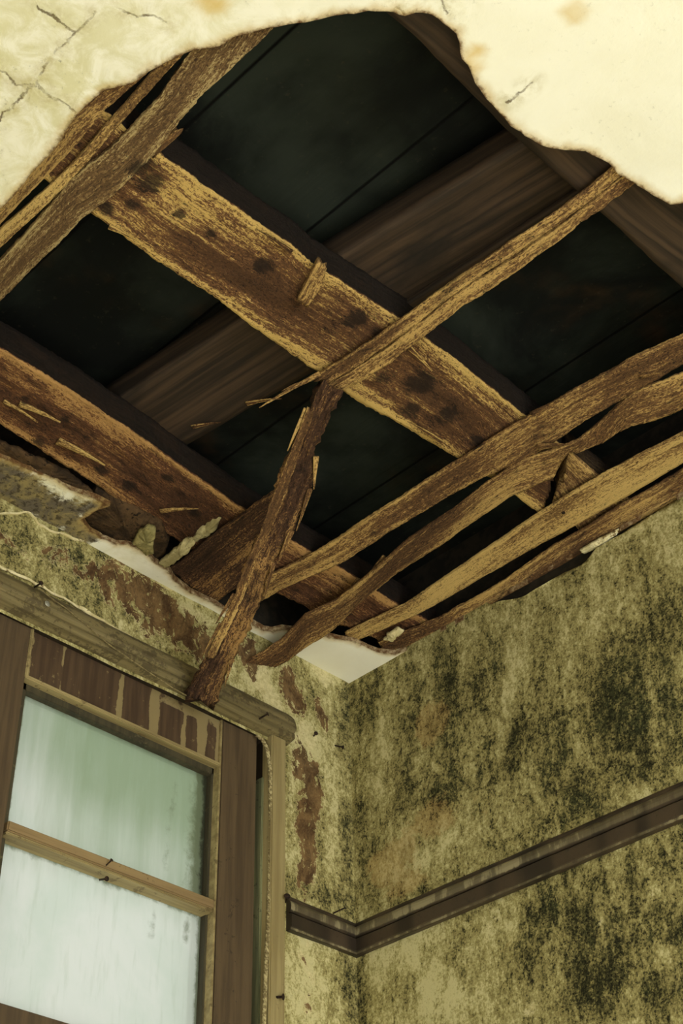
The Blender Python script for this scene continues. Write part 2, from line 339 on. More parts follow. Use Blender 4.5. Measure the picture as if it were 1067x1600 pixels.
# ------------------------------------------------------------------ mesh helpers
def meta(o, label=None, cat=None, group=None, kind=None):
    if label: o['label'] = label
    if cat: o['category'] = cat
    if group: o['group'] = group
    if kind: o['kind'] = kind
    return o
def empty(name, loc=(0, 0, 0)):
    o = bpy.data.objects.new(name, None); C.objects.link(o); o.location = loc; o.empty_display_size = 0.05
    return o
def build(name, verts, faces, mat, parent=None, attrs=None, smooth=True):
    """one mesh object; its origin is moved to the middle of its own vertices"""
    c = Vector((0, 0, 0))
    for v in verts: c += Vector(v)
    c /= len(verts)
    me = bpy.data.meshes.new(name)
    me.from_pydata([tuple(Vector(v)-c) for v in verts], [], faces)
    me.materials.append(mat)
    if attrs:
        for k, vals in attrs.items():
            if isinstance(vals[0], (tuple, Vector)):
                a = me.attributes.new(k, 'FLOAT_VECTOR', 'POINT'); a.data.foreach_set('vector', [x for v in vals for x in v])
            else:
                a = me.attributes.new(k, 'FLOAT', 'POINT'); a.data.foreach_set('value', vals)
    if smooth: me.polygons.foreach_set('use_smooth', [True]*len(me.polygons))
    me.update()
    bm = bmesh.new(); bm.from_mesh(me); bmesh.ops.recalc_face_normals(bm, faces=bm.faces); bm.to_mesh(me); bm.free()
    o = bpy.data.objects.new(name, me); C.objects.link(o)
    if parent is not None:
        o.parent = parent; o.location = c - parent.location
    else: o.location = c
    return o

_seed = [0.0]
def plank_geo(st, thick, rag=0.003, rough=0.0025, seed=None, ds=0.009, nw=10, upv=(0, 0, 1), round_=0.0, tear=(0.02, 0.02), gully=0.0, sooty=False):
    """st = [(left point, right point), ...] of the lower face. Rings of points run down the length."""
    if seed is None: _seed[0] += 3.17; seed = _seed[0]
    upv = Vector(upv).normalized(); th = thick if isinstance(thick, (list, tuple)) else [thick]*len(st)
    mids = [(a+b)*0.5 for a, b in st]
    L = [0.0]
    for i in range(1, len(st)): L.append(L[-1] + (mids[i]-mids[i-1]).length)
    n = max(4, int(L[-1]/ds)); nt = max(3, nw//3); verts = []; G = []; E = []; rings = []
    width = sum((a-b).length for a, b in st)/len(st)
    for i in range(n+1):
        s = L[-1]*i/n; j = 0
        while j < len(L)-2 and s > L[j+1]: j += 1
        f = (s-L[j])/max(1e-6, L[j+1]-L[j])
        a = st[j][0].lerp(st[j+1][0], f); b = st[j][1].lerp(st[j+1][1], f); t = th[j]+(th[j+1]-th[j])*f
        ax = (mids[j+1]-mids[j]).normalized(); ac = (b-a).normalized(); wd = (b-a).length
        # ragged edges: slow wobble plus small bites
        ra = rag*(noise.fractal(Vector((s*7, seed, 0)), 0.7, 2.3, 7))*1.3 + rag*0.5*noise.noise(Vector((s*140, seed, 1)))
        rb = rag*(noise.fractal(Vector((s*7, seed+7, 4)), 0.7, 2.3, 7))*1.3 + rag*0.5*noise.noise(Vector((s*140, seed+9, 1)))
        a = a - ac*ra; b = b + ac*rb; ring = []
        prof = []
        for k in range(nw+1): prof.append((k/nw, 0.0))
        for k in range(1, nt): prof.append((1.0, k/nt))
        for k in range(nw//2+1): prof.append((1-k/(nw//2), 1.0))
        for k in range(1, nt): prof.append((0.0, 1-k/nt))
        for (x, y) in prof:
            if round_:
                cx, cy = x-0.5, y-0.5
                r = math.hypot(cx, cy); rr = 0.5/max(abs(cx), abs(cy), 1e-6)*r if r > 0 else 1
                k2 = 0.5/max(r, 1e-6)
                x2, y2 = 0.5+cx*k2, 0.5+cy*k2
                x_, y_ = x+(x2-x)*round_, y+(y2-y)*round_
            else: x_, y_ = x, y
            p = a.lerp(b, x_) + upv*(t*y_)
            gv = Vector((s, x*wd, y*t))
            d = noise.fractal(Vector((s*9+seed, x*wd*120, y*t*120+seed)), 0.8, 2.2, 5)
            d2 = noise.noise(Vector((s*70, x*wd*160, seed*1.7+y*t*90)))
            off = (d*0.7+d2*0.5)*rough
            if y == 0.0:
                p += upv*(off + (gully*max(0, noise.noise(Vector((s*5, x*wd*22, seed+2)))) if gully else 0))
                e = abs(x-0.5)*2; e = e**4
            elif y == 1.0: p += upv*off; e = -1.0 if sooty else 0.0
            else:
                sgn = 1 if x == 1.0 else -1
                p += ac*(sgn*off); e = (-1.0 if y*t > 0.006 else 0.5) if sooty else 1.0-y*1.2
            if i == 0: p -= ax*(tear[0]*noise.noise(Vector((x*wd*80, y*5, seed+1))))
            if i == n: p += ax*(tear[1]*noise.noise(Vector((x*wd*80, y*5, seed+5))))
            ring.append(len(verts)); verts.append(p); G.append(gv+Vector((seed*3.3, seed*1.1, 0))); E.append(e)
        rings.append(ring)
    faces = []; m = len(rings[0])
    for i in range(n):
        for k in range(m):
            faces.append((rings[i][k], rings[i][(k+1) % m], rings[i+1][(k+1) % m], rings[i+1][k]))
    for ring in (rings[0], rings[-1]):
        c = Vector((0, 0, 0))
        for k in ring: c += verts[k]
        verts.append(c/m); G.append(G[ring[0]]); E.append(0.0); ci = len(verts)-1
        for k in range(m): faces.append((ring[k], ring[(k+1) % m], ci))
    return verts, faces, {'g': G, 'edge': E}
ROTS = [(225, 262, .028), (238, 282, .03), (165, 325, .018), (205, 322, .022), (283, 335, .014), (330, 365, .012), (410, 412, .026), (560, 500, .03), (600, 590, .03), (655, 600, .045), (640, 640, .03), (700, 650, .035), (745, 690, .02), (800, 765, .02), (590, 520, .02),
 (305, 802, .018), (262, 745, .02), (160, 735, .02), (60, 690, .02), (100, 655, .015), (40, 625, .012), (200, 760, .02)]
ROTP = [(onz(x, y, H+.036), r) for x, y, r in ROTS]
def plank(name, st, thick, mat, parent=None, **kw):
    v, f, at = plank_geo(st, thick, **kw)
    at['spot'] = [max(math.exp(-(((p.x-c.x)/r)**2+((p.y-c.y)/r)**2)) for c, r in ROTP) if abs(p.z-H-.036) < .02 else 0.0 for p in v]
    return build(name, v, f, mat, parent, at)
def extend(st, first=0.0, last=0.0):
    """carry a timber on past its last seen stations, straight"""
    st = list(st)
    for amt, a, b, front in ((first, 0, 1, True), (last, -1, -2, False)):
        if amt:
            d = ((st[a][0]+st[a][1])-(st[b][0]+st[b][1])).normalized()*amt
            d.z = 0; n = (st[a][0]+d, st[a][1]+d)
            st = [n]+st if front else st+[n]
    return st
def pz(seq, z): return [(onz(a[0], a[1], z), onz(b[0], b[1], z)) for a, b in seq]

def sliver(name, a, b, w_, parent, mat, sag=(0, 0, -0.01)):
    """a splinter torn from a timber: thin tapering blade from a to b"""
    ax = (b-a).normalized(); ac = ax.cross(Vector((0, 0, 1))).normalized()
    st = []
    for t in (0, 0.35, 0.7, 1.0):
        p = a.lerp(b, t) + Vector(sag)*(t*t); h = w_*(1-t*0.85)*0.5
        st.append((p-ac*h, p+ac*h))
    return plank(name, st, [0.005, 0.004, 0.003, 0.001], mat, parent, rag=0.001, rough=0.001, nw=4, tear=(0, 0))

def tube_geo(pts, rad, seg=8):
    verts = []; faces = []; rings = []
    for i, p in enumerate(pts):
        t = (pts[min(i+1, len(pts)-1)]-pts[max(i-1, 0)]).normalized()
        n1 = t.orthogonal().normalized() if i == 0 else (prev - t*prev.dot(t)).normalized()
        prev = n1; n2 = t.cross(n1); r = rad[i] if isinstance(rad, list) else rad
        ring = []
        for k in range(seg):
            a = 2*PI*k/seg; ring.append(len(verts)); verts.append(p + n1*(r*math.cos(a)) + n2*(r*math.sin(a)))
        rings.append(ring)
    for i in range(len(rings)-1):
        for k in range(seg): faces.append((rings[i][k], rings[i][(k+1) % seg], rings[i+1][(k+1) % seg], rings[i+1][k]))
    faces.append(tuple(rings[0])); faces.append(tuple(reversed(rings[-1])))
    return verts, faces
def box_geo(x0, x1, y0, y1, z0, z1, bev=0.002):
    bm = bmesh.new(); bmesh.ops.create_cube(bm, size=1.0)
    for v in bm.verts: v.co = Vector(((x0+x1)/2+v.co.x*(x1-x0), (y0+y1)/2+v.co.y*(y1-y0), (z0+z1)/2+v.co.z*(z1-z0)))
    if bev: bmesh.ops.bevel(bm, geom=list(bm.edges), offset=bev, segments=2, affect='EDGES')
    v = [x.co.copy() for x in bm.verts]; bm.verts.index_update(); f = [tuple(q.index for q in fc.verts) for fc in bm.faces]; bm.free()
    return v, f
def box(name, x0, x1, y0, y1, z0, z1, mat, parent=None, bev=0.002):
    v, f = box_geo(x0, x1, y0, y1, z0, z1, bev)
    return build(name, v, f, mat, parent, smooth=False)
def merge(*gs):
    V = []; F = []
    for v, f in gs:
        o = len(V); V += list(v); F += [tuple(i+o for i in q) for q in f]
    return V, F

def blob(p, c, rx, rz):           # smooth bump of influence, 1 in the middle
    d = ((p[0]-c[0])/rx)**2 + ((p[1]-c[1])/rz)**2
    return max(0.0, 1-d*0.5) if d < 2 else 0.0

# ------------------------------------------------------------------ the ceiling with its hole
def ragged(pts, step=0.012, amp=0.006, seed=0.0):
    out = []; n = len(pts); s = 0
    for i in range(n):
        a, b = pts[i], pts[(i+1) % n]; L = (b-a).length; k = max(1, int(L/step)); nrm = Vector((-(b-a).y, (b-a).x, 0)).normalized()
        for j in range(k):
            t = j/k; p = a.lerp(b, t)
            o = amp*(noise.fractal(Vector((p.x*14, p.y*14, seed)), 1.0, 2.1, 5) + 0.5*noise.noise(Vector((p.x*90, p.y*90, seed))))
            out.append(p + nrm*o)
    return out
hole_px = [(0, 324), (25, 304), (50, 270), (76, 243), (100, 208), (121, 182), (140, 160), (162, 144), (197, 134), (228, 114), (268, 94), (304, 78), (344, 72), (364, 58), (392, 49), (420, 43),
 (466, 35), (500, 30), (543, 21), (575, 17), (606, 16), (633, 24), (650, 21), (670, 21), (686, 29), (700, 42), (713, 53), (719, 70), (723, 90), (734, 101), (744, 130), (760, 154), (780, 178), (798, 197), (829, 215), (845, 225),
 (861, 231), (890, 234), (914, 236), (935, 245), (952, 255), (968, 272), (989, 287), (1015, 302), (1047, 319), (1067, 316), (1100, 330), (1180, 380), (1250, 470)]
hole = [onz(x, y) for x, y in hole_px]
hole += [Vector((-0.25, -1.75, H)), Vector((0.001, -1.6, H))]
hole += [Vector((0.001, onz(x, y).y, H)) for x, y in ((1200, 700), (1067, 780), (936, 855), (800, 930), (642, 1017))]
hole += [onz(x, y) for x, y in ((618, 1022), (590, 1019), (570, 1011), (553, 1003), (525, 998), (497, 991), (478, 990), (460, 985), (440, 982), (425, 986), (412, 984), (390, 972), (375, 966), (350, 953),
 (337, 944), (300, 926), (272, 906), (262, 890), (240, 878), (232, 864), (215, 856), (200, 851), (181, 850), (160, 842), (140, 830), (128, 812), (150, 798), (172, 790), (150, 778), (110, 764), (85, 750), (60, 740), (30, 726), (0, 712), (-60, 690),
 (-140, 640), (-170, 560), (-150, 480), (-90, 400))]
hole_r = ragged(hole, 0.010, 0.004, 3.0)
# keep the loop inside the room
for p in hole_r:
    p.x = min(p.x, 0.0); p.y = min(p.y, -0.002)
def inside(pt, poly):
    c = False; j = len(poly)-1
    for i in range(len(poly)):
        a, b = poly[i], poly[j]
        if (a.y > pt[1]) != (b.y > pt[1]) and pt[0] < (b.x-a.x)*(pt[1]-a.y)/(b.y-a.y)+a.x: c = not c
        j = i
    return c
RX0, RX1, RY0, RY1 = -5.2, 0.0, -5.2, 0.0
def ceiling():
    vs = [p.xy.copy() for p in hole_r]; nh = len(vs)
    edges = [(i, (i+1) % nh) for i in range(nh)]
    hp = [p.xy for p in hole_r]
    x = RX0
    fine = [(-2.3+0.025*i) for i in range(93)]; fy = [(-2.4+0.025*i) for i in range(97)]
    pts = [(a, b) for a in fine for b in fy]
    for i in range(27):
        for j in range(27):
            a, b = RX0+0.2*i, RY0+0.2*j
            if a > RX1+1e-4: a = RX1
            if a < -2.3 or b < -2.4: pts.append((a, b))
    pts += [(RX0, RY0), (RX1, RY0), (RX0, RY1), (RX1, RY1)]
    seen = set()
    for a, b in pts:
        a = min(a, 0.0); b = min(b, 0.0); k = (round(a, 4), round(b, 4))
        if k in seen: continue
        seen.add(k)
        if inside((a, b), hole_r): continue
        if -2.3 <= a and -2.4 <= b and min((q-Vector((a, b))).length_squared for q in hp) < 0.007**2: continue
        vs.append(Vector((a, b)))
    r = geometry.delaunay_2d_cdt(vs, edges, [], 0, 1e-6)
    V2, F2 = r[0], r[2]
    faces = []
    for f in F2:
        c = (V2[f[0]]+V2[f[1]]+V2[f[2]])/3
        if not inside(c, hole_r): faces.append(tuple(f))
    used = sorted({i for f in faces for i in f}); mp = {o: n for n, o in enumerate(used)}
    faces = [tuple(mp[i] for i in f) for f in faces]; V = [V2[i] for i in used]; n = len(V)
    verts = [Vector((v.x, v.y, H)) for v in V]; dirt_dim = []; yel = []; rim = []; olive = []; OLV = [(onz(x, y), r_) for x, y, r_ in ((-60, 740, .12), (0, 750, .10), (40, 780, .08), (90, 800, .07), (130, 830, .06), (150, 800, .05), (172, 800, .04))]
    dbl = [(onz(x, y), r_, s) for x, y, r_, s in ((60, 120, 0.30, 1.0), (200, 30, 0.22, 0.75), (20, 260, 0.2, 0.6), (0, -100, 0.4, 0.7), (120, 200, 0.12, 0.7), (330, 30, 0.12, 0.6), (700, 10, 0.05, 0.5), (-100, 500, 0.5, 0.8), (0, 790, 0.35, 0.9))]  # grime on the left, partly its dimmer light put into the colour
    ybl = [(onz(x, y), r_) for x, y, r_ in ((897, 20, 0.022), (742, 78, 0.018), (740, 95, 0.02), (330, 0, 0.03))]
    for v in verts:
        d = 0.0
        for c, r_, s in dbl: d = max(d, s*math.exp(-((v.x-c.x)**2+(v.y-c.y)**2)/(r_*r_)))
        dirt_dim.append(min(1, d)); y = 0.0
        for c, r_ in ybl: y = max(y, math.exp(-((v.x-c.x)**2+(v.y-c.y)**2)/(r_*r_*1.3)))
        yel.append(y); oo = 0.0
        for c, r_ in OLV: oo = max(oo, math.exp(-((v.x-c.x)**2+(v.y-c.y)**2)/(r_*r_)))
        olive.append(oo)
        dist = min((q-v.xy).length for q in hp) if (v.x > -2.3 and v.y > -2.4) else 9
        rim.append(math.exp(-dist/0.016))
        sag = 0.006*math.exp(-dist/0.05)*noise.noise(Vector((v.x*9, v.y*9, 2)))
        v.z += sag
    # thickness
    cnt = {}
    for f in faces:
        for a, b in ((f[0], f[1]), (f[1], f[2]), (f[2], f[0])): cnt[(a, b)] = 1
    top = [Vector((v.x, v.y, H+0.014)) for v in verts]; F = list(faces)+[tuple(i+n for i in reversed(f)) for f in faces]
    for (a, b) in cnt:
        if (b, a) not in cnt: F.append((b, a, a+n, b+n))
    o = build('ceiling', verts+top, F, M_ceil, None, {'dirt_dim': dirt_dim*2, 'yellow': yel*2, 'rim': rim+[1.0]*n, 'olive': olive*2}, smooth=False)
    meta(o, 'cream plaster ceiling with cracks, mildew and a large ragged hole', kind='structure')
ceiling()

# ------------------------------------------------------------------ walls
def grid_coords(lo, hi, step, extra=()):
    n = max(1, int(round((hi-lo)/step))); c = [lo+(hi-lo)*i/n for i in range(n+1)]+list(extra)
    c = sorted(set(round(x, 5) for x in c)); return c
def wall(name, axis, us, vs, holes, blobs, mat, label, notch=None):
    """axis 'y': plane y=0, u = x ; axis 'x': plane x=0, u = y. blobs = (attr, u, v, ru, rv, strength)"""
    verts = []; idx = {}; A = {k: [] for k in ('mould', 'peel', 'pale', 'tan')}
    def V(i, j):
        if (i, j) not in idx:
            u, v = us[i], vs[j]; d = 0.004*noise.fractal(Vector((u*3, v*3, 5.0 if axis == 'y' else 9.0)), 1.0, 2.0, 4)
            on_edge = any(abs(u-h[0]) < 1e-4 or abs(u-h[1]) < 1e-4 for h in holes) or abs(u) < 1e-4
            if on_edge: d = 0
            if notch: v = min(v, notch(u))
            idx[(i, j)] = len(verts); verts.append(Vector((u, d, v)) if axis == 'y' else Vector((d, u, v)))
            for k in A: A[k].append(0.0)
            for (k, bu, bv, ru, rv, s) in blobs:
                w_ = math.exp(-(((u-bu)/ru)**2 + ((v-bv)/rv)**2))
                if s < 0: A[k][-1] += s*w_
                else: A[k][-1] = max(A[k][-1], A[k][-1]*0.6+s*w_)
        return idx[(i, j)]
    faces = []
    for i in range(len(us)-1):
        for j in range(len(vs)-1):
            cu, cv = (us[i]+us[i+1])/2, (vs[j]+vs[j+1])/2
            if any(h[0] < cu < h[1] and h[2] < cv < h[3] for h in holes): continue
            faces.append((V(i, j), V(i+1, j), V(i+1, j+1), V(i, j+1)))
    o = build(name, verts, faces, mat, None, A)
    # a solid wall behind the plaster face
    meta(o, label, kind='structure')
    return o
TOPZ = H+0.27
# window opening in the window wall
OX0, OX1, OZ0, OZ1 = -1.30, -0.285, 1.0, 3.50
def by(k, x, y, rx, ry, s):       # blob given where it is seen on the window wall; radii in metres
    p = ony(x, y); return (k, p.x, p.z, rx, ry, s)
def bx_(k, x, y, rx, ry, s):
    p = onx(x, y); return (k, p.y, p.z, rx, ry, s)
wb = [by('peel', x, y, rx, ry, s) for x, y, rx, ry, s in (
   (20, 850, .14, .05, .35), (110, 880, .10, .05, .5), (190, 915, .09, .07, .85), (240, 950, .08, .08, 1.0), (290, 985, .07, .06, .95), (325, 1010, .05, .06, .8), (385, 1015, .03, .06, .9), (395, 1035, .02, .06, .8),
   (450, 1070, .035, .06, 1.0), (465, 1095, .03, .05, 1.0), (497, 1105, .018, .04, .85), (508, 1130, .016, .05, .75),
   (475, 1200, .04, .07, 1.15), (490, 1240, .035, .08, 1.1), (475, 1290, .03, .09, 1.0), (485, 1330, .025, .08, .9), (472, 1375, .022, .06, .85), (480, 1530, .02, .12, .45), (500, 1580, .02, .1, .4))]
wb += [by('pale', x, y, rx, ry, s) for x, y, rx, ry, s in (
   (300, 955, .09, .03, .55), (345, 1030, .03, .07, .8), (410, 1060, .04, .06, 1.1), (430, 1100, .04, .04, 1.0), (480, 1150, .05, .06, .9), (500, 1040, .05, .04, .8), (360, 1010, .02, .06, .9), (510, 1060, .05, .04, .6), (455, 1240, .015, .2, .6), (520, 1300, .03, .2, .45), (480, 1520, .05, .2, .55), (265, 910, .05, .03, .9), (530, 1550, .03, .2, .35))]
wb += [by('mould', x, y, rx, ry, s) for x, y, rx, ry, s in ((545, 1180, .035, .3, .6), (540, 1320, .03, .2, .7), (30, 840, .25, .06, .8), (130, 880, .12, .06, .5), (520, 1400, .05, .05, .6), (480, 1395, .08, .03, .7), (540, 1520, .03, .15, .5), (60, 780, .3, .06, .4))]
us = grid_coords(-1.6, 0, 0.0125, (OX0, OX1)); vs = grid_coords(2.4, H+0.012, 0.0125, (OZ1,))
us = sorted(set([-5.2, -4, -3, -2.2]+us)); vs = sorted(set([0.0, 1.0, 2.0]+vs))
wall('wall_left', 'y', us, vs, [(OX0, OX1, OZ0, OZ1)], wb, M_wall, 'window wall of peeling mouldy khaki plaster')
rb = [bx_('mould', x, y, rx, ry, s) for x, y, rx, ry, s in (
   (720, 1100, .17, .10, .75), (660, 1080, .12, .12, .5), (690, 1230, .13, .09, .85), (640, 1200, .06, .1, .6), (800, 1170, .10, .09, .75), (880, 1180, .07, .14, .95), (905, 1240, .05, .08, 1.1), (985, 1060, .14, .15, .8), (1040, 950, .12, .12, .6),
   (1030, 1150, .10, .14, .95), (950, 1110, .08, .12, .7), (1000, 1200, .12, .05, .6), (575, 1090, .05, .1, .7), (560, 1250, .03, .25, .6), (600, 1300, .05, .1, .35), (850, 1290, .25, .03, .6), (640, 1395, .2, .02, .55), (560, 1400, .05, .03, .7),
   (1010, 1370, .12, .10, .9), (880, 1440, .10, .11, 1.05), (960, 1490, .10, .10, 1.0), (1050, 1440, .08, .1, .7), (920, 1550, .12, .09, 1.0), (820, 1520, .07, .09, .75), (740, 1490, .06, .06, .45), (1040, 1560, .08, .08, .95), (760, 1400, .06, .04, .5), (560, 1530, .03, .2, .55), (870, 1000, .1, .1, .35), (760, 1010, .05, .1, .45), (870, 1350, .1, .04, .6))]
rb += [bx_('mould', x, y, rx, ry, -s) for x, y, rx, ry, s in ((655, 1330, .10, .1, .4), (700, 1560, .16, .1, .35), (800, 1070, .04, .1, .3), (620, 1480, .1, .06, .3), (900, 960, .14, .05, .15), (590, 1190, .03, .1, .2), (990, 1250, .04, .05, .3))]
rb += [bx_('tan', x, y, rx, ry, s) for x, y, rx, ry, s in ((680, 1125, .06, .06, .9), (665, 1140, .03, .06, .8), (675, 1280, .10, .07, .75), (610, 1350, .09, .07, .8), (640, 1380, .08, .04, .7), (760, 1260, .05, .05, .4), (790, 1480, .05, .05, .4))]
rb += [bx_('pale', x, y, rx, ry, s) for x, y, rx, ry, s in ((640, 1470, .10, .06, .45), (770, 1445, .05, .04, .5), (830, 1570, .06, .05, .5), (700, 1550, .08, .08, .4), (620, 1290, .03, .1, .35), (780, 1180, .03, .06, .35), (1010, 920, .1, .06, .3), (1000, 825, .2, .01, .6), (940, 1450, .03, .05, .5), (1050, 1500, .04, .03, .5), (1020, 1395, .04, .03, .5))]
ur = grid_coords(-1.5, 0, 0.0125); ur = sorted(set([-5.2, -4, -3, -2.2]+ur)); vr = grid_coords(2.3, H+0.012, 0.0125); vr = sorted(set([0.0, 1.0, 1.8]+vr))
NP = [(-1.25, .0), (-1.02, .004)] + [(onx(x, y).y, H-0.006-onx(x, y).z) for x, y in ((960, 846), (933, 861), (913, 886), (880, 900), (853, 916), (812, 939), (777, 944), (765, 950))]
def notch(u):
    if u < NP[0][0] or u > NP[-1][0]: return 9.0
    for a, b in zip(NP[:-1], NP[1:]):
        if a[0] <= u <= b[0]:
            f = (u-a[0])/max(1e-6, b[0]-a[0]); return H+0.003-(a[1]+(b[1]-a[1])*f) - 0.004*abs(noise.noise(Vector((u*60, 0, 0))))
    return 9.0
wall('wall_right', 'x', ur, vr, [], rb, M_wall, 'plain wall of khaki plaster with black and green mould', notch)
def slabs(name, boxes, mat, label):
    v, f = merge(*[box_geo(*b, 0) for b in boxes]); o = build(name, v, f, mat, None, smooth=False); meta(o, label, kind='structure'); return o
slabs('wall_rear', [(-5.3, 0.1, -5.3, -5.2, 0, 0.6), (-5.3, 0.1, -5.3, -5.2, 2.8, TOPZ), (-5.3, -2.8, -5.3, -5.2, 0.6, 2.8), (-0.2, 0.1, -5.3, -5.2, 0.6, 2.8)], M_room, 'rear wall with a wide window opening')
slabs('wall_side', [(-5.3, -5.2, -5.2, 0, 0, 0.6), (-5.3, -5.2, -5.2, 0, 2.8, TOPZ), (-5.3, -5.2, -5.2, -3.7, 0.6, 2.8), (-5.3, -5.2, -1.5, 0, 0.6, 2.8)], M_room, 'side wall with a window opening')
slabs('wall_left_upper', [(-5.3, 0.1, 0.004, 0.12, H+0.008, TOPZ)], M_soot_shade, 'soot-stained, shade-darkened top of the window wall above the ceiling line')
slabs('wall_right_upper', [(0.02, 0.12, -5.3, 0.004, H-0.08, TOPZ)], M_soot_shade, 'soot-stained, shade-darkened top of the mouldy wall above the ceiling line')
slabs('floor', [(-5.3, 0.1, -5.3, 0.1, -0.1, 0)], M_floor, 'dusty pale floor')
def deck():
    V = []; F = []
    z = TOPZ-0.005; n = 60
    for i in range(n+1):
        for j in range(n+1):
            x = -5.3+5.5*i/n; y = -5.3+5.5*j/n; V.append(Vector((x, y, z)))
    for i in range(n):
        for j in range(n):
            a = i*(n+1)+j; F.append((a, a+1, a+n+2, a+n+1))
    k = len(V); V += [v+Vector((0, 0, 0.03)) for v in V]; F += [tuple(q+k for q in reversed(f)) for f in F[:]]
    meta(build('ceiling_deck', V, F, M_deck, None, smooth=False), 'shade-darkened blue-black underside of the floorboards above the hole', kind='structure')
deck()

# ------------------------------------------------------------------ timbers in the hole
ZB = H+0.016       # underside of battens
ZJ = H+0.036       # underside of joists
JH = 0.08         # joist depth
ZX = ZJ+JH         # underside of the cross beam
j = empty('ceiling_joist', onz(500, 470, ZJ))
meta(j, 'broad worm-eaten joist with pale frayed edges crossing the middle of the hole', 'joist', 'joists above the broken ceiling')
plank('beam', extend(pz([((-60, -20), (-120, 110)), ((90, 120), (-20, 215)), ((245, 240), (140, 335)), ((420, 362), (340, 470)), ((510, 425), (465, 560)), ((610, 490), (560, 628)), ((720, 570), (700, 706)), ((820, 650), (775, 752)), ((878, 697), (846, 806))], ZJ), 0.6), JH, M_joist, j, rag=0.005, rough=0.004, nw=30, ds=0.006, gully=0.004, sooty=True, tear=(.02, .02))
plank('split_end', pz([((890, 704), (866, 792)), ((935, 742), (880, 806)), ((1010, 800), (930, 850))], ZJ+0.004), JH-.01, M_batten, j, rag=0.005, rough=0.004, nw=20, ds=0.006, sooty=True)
for q, (a, b, w_) in enumerate((((170, 355), (215, 372), .012), ((640, 545), (675, 575), .01), ((690, 692), (640, 655), .012), ((455, 395), (400, 352), .008))):
    sliver('splinter', onz(*a, ZJ-.004), onz(*b, ZJ-.010), w_, j, M_joist)
j2 = empty('ceiling_joist', onz(200, 700, ZJ))
meta(j2, 'reddish rotten joist lying closest to the window wall', 'joist', 'joists above the broken ceiling')
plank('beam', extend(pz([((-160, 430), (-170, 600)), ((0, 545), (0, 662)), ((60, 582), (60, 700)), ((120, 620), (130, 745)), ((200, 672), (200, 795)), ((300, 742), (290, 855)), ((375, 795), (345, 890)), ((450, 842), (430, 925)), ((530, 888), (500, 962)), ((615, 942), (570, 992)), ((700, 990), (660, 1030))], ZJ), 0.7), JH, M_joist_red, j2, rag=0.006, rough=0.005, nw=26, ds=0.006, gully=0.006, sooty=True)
for q, (a, b, w_) in enumerate((((30, 632), (95, 655), .018), ((90, 690), (165, 722), .022), ((5, 628), (60, 655), .012), ((250, 800), (310, 790), .012))):
    sliver('splinter', onz(*a, ZJ-.006), onz(*b, ZJ-.012), w_, j2, M_batten_pale)
j3 = empty('ceiling_joist', onz(900, 300, ZJ))
meta(j3, 'dark joist at the upper right edge of the hole, mostly hidden by plaster', 'joist', 'joists above the broken ceiling')
plank('beam', extend(pz([((560, -160), (440, -110)), ((740, -10), (640, 48)), ((900, 130), (790, 200)), ((1067, 300), (962, 352)), ((1250, 440), (1120, 500))], ZJ), 0.5, 0.25), JH, M_beam_dark, j3, rag=0.002, rough=0.001, nw=12, ds=0.02)

x1 = empty('cross_beam', onz(650, 330, ZX))
meta(x1, 'smooth dark brown beam above the joists running toward the upper right', 'beam')
plank('beam', extend(pz([((1000, 92), (1130, 190)), ((830, 215), (960, 285)), ((510, 412), (640, 500)), ((370, 505), (490, 580)), ((205, 612), (300, 690)), ((100, 680), (190, 760))], ZX), 0.6, 0.2), 0.075, M_beam_dark, x1, rag=0.0015, rough=0.001, nw=12, ds=0.02)
plank('ledger', pz([((1010, 190), (1040, 200)), ((960, 262), (985, 275)), ((640, 470), (660, 490)), ((480, 575), (500, 592))], ZX-0.012), 0.012, M_beam_dark, x1, rag=0.0015, rough=0.001, nw=5, ds=0.02)
for q, (a, b) in enumerate((((300, 668), (345, 655)), ((385, 632), (440, 618)))):
    sliver('splinter', onz(*a, ZX-.003), onz(*b, ZX-.01), .012, x1, M_joist)

BG = 'thin battens below the joists'
def batten(seq, mat, label, thick=0.008, z=ZB, slivers=(), name='ceiling_batten', ext=0.0, **kw):
    st = pz(seq, z) if not callable(z) else [(onz(a[0], a[1], z(i)), onz(b[0], b[1], z(i))) for i, (a, b) in enumerate(seq)]
    st = extend(st, ext)
    e = empty(name, (st[len(st)//2][0]+st[len(st)//2][1])*0.5); meta(e, label, 'batten', BG)
    kw.setdefault('rag', 0.003); kw.setdefault('rough', 0.0035); kw.setdefault('nw', 14); kw.setdefault('ds', 0.006)
    plank('shaft', st, thick, mat, e, **kw)
    for a, b, w_ in slivers: sliver('splinter', onz(*a, H+.012), onz(*b, H+.004), w_, e, mat)
    return e
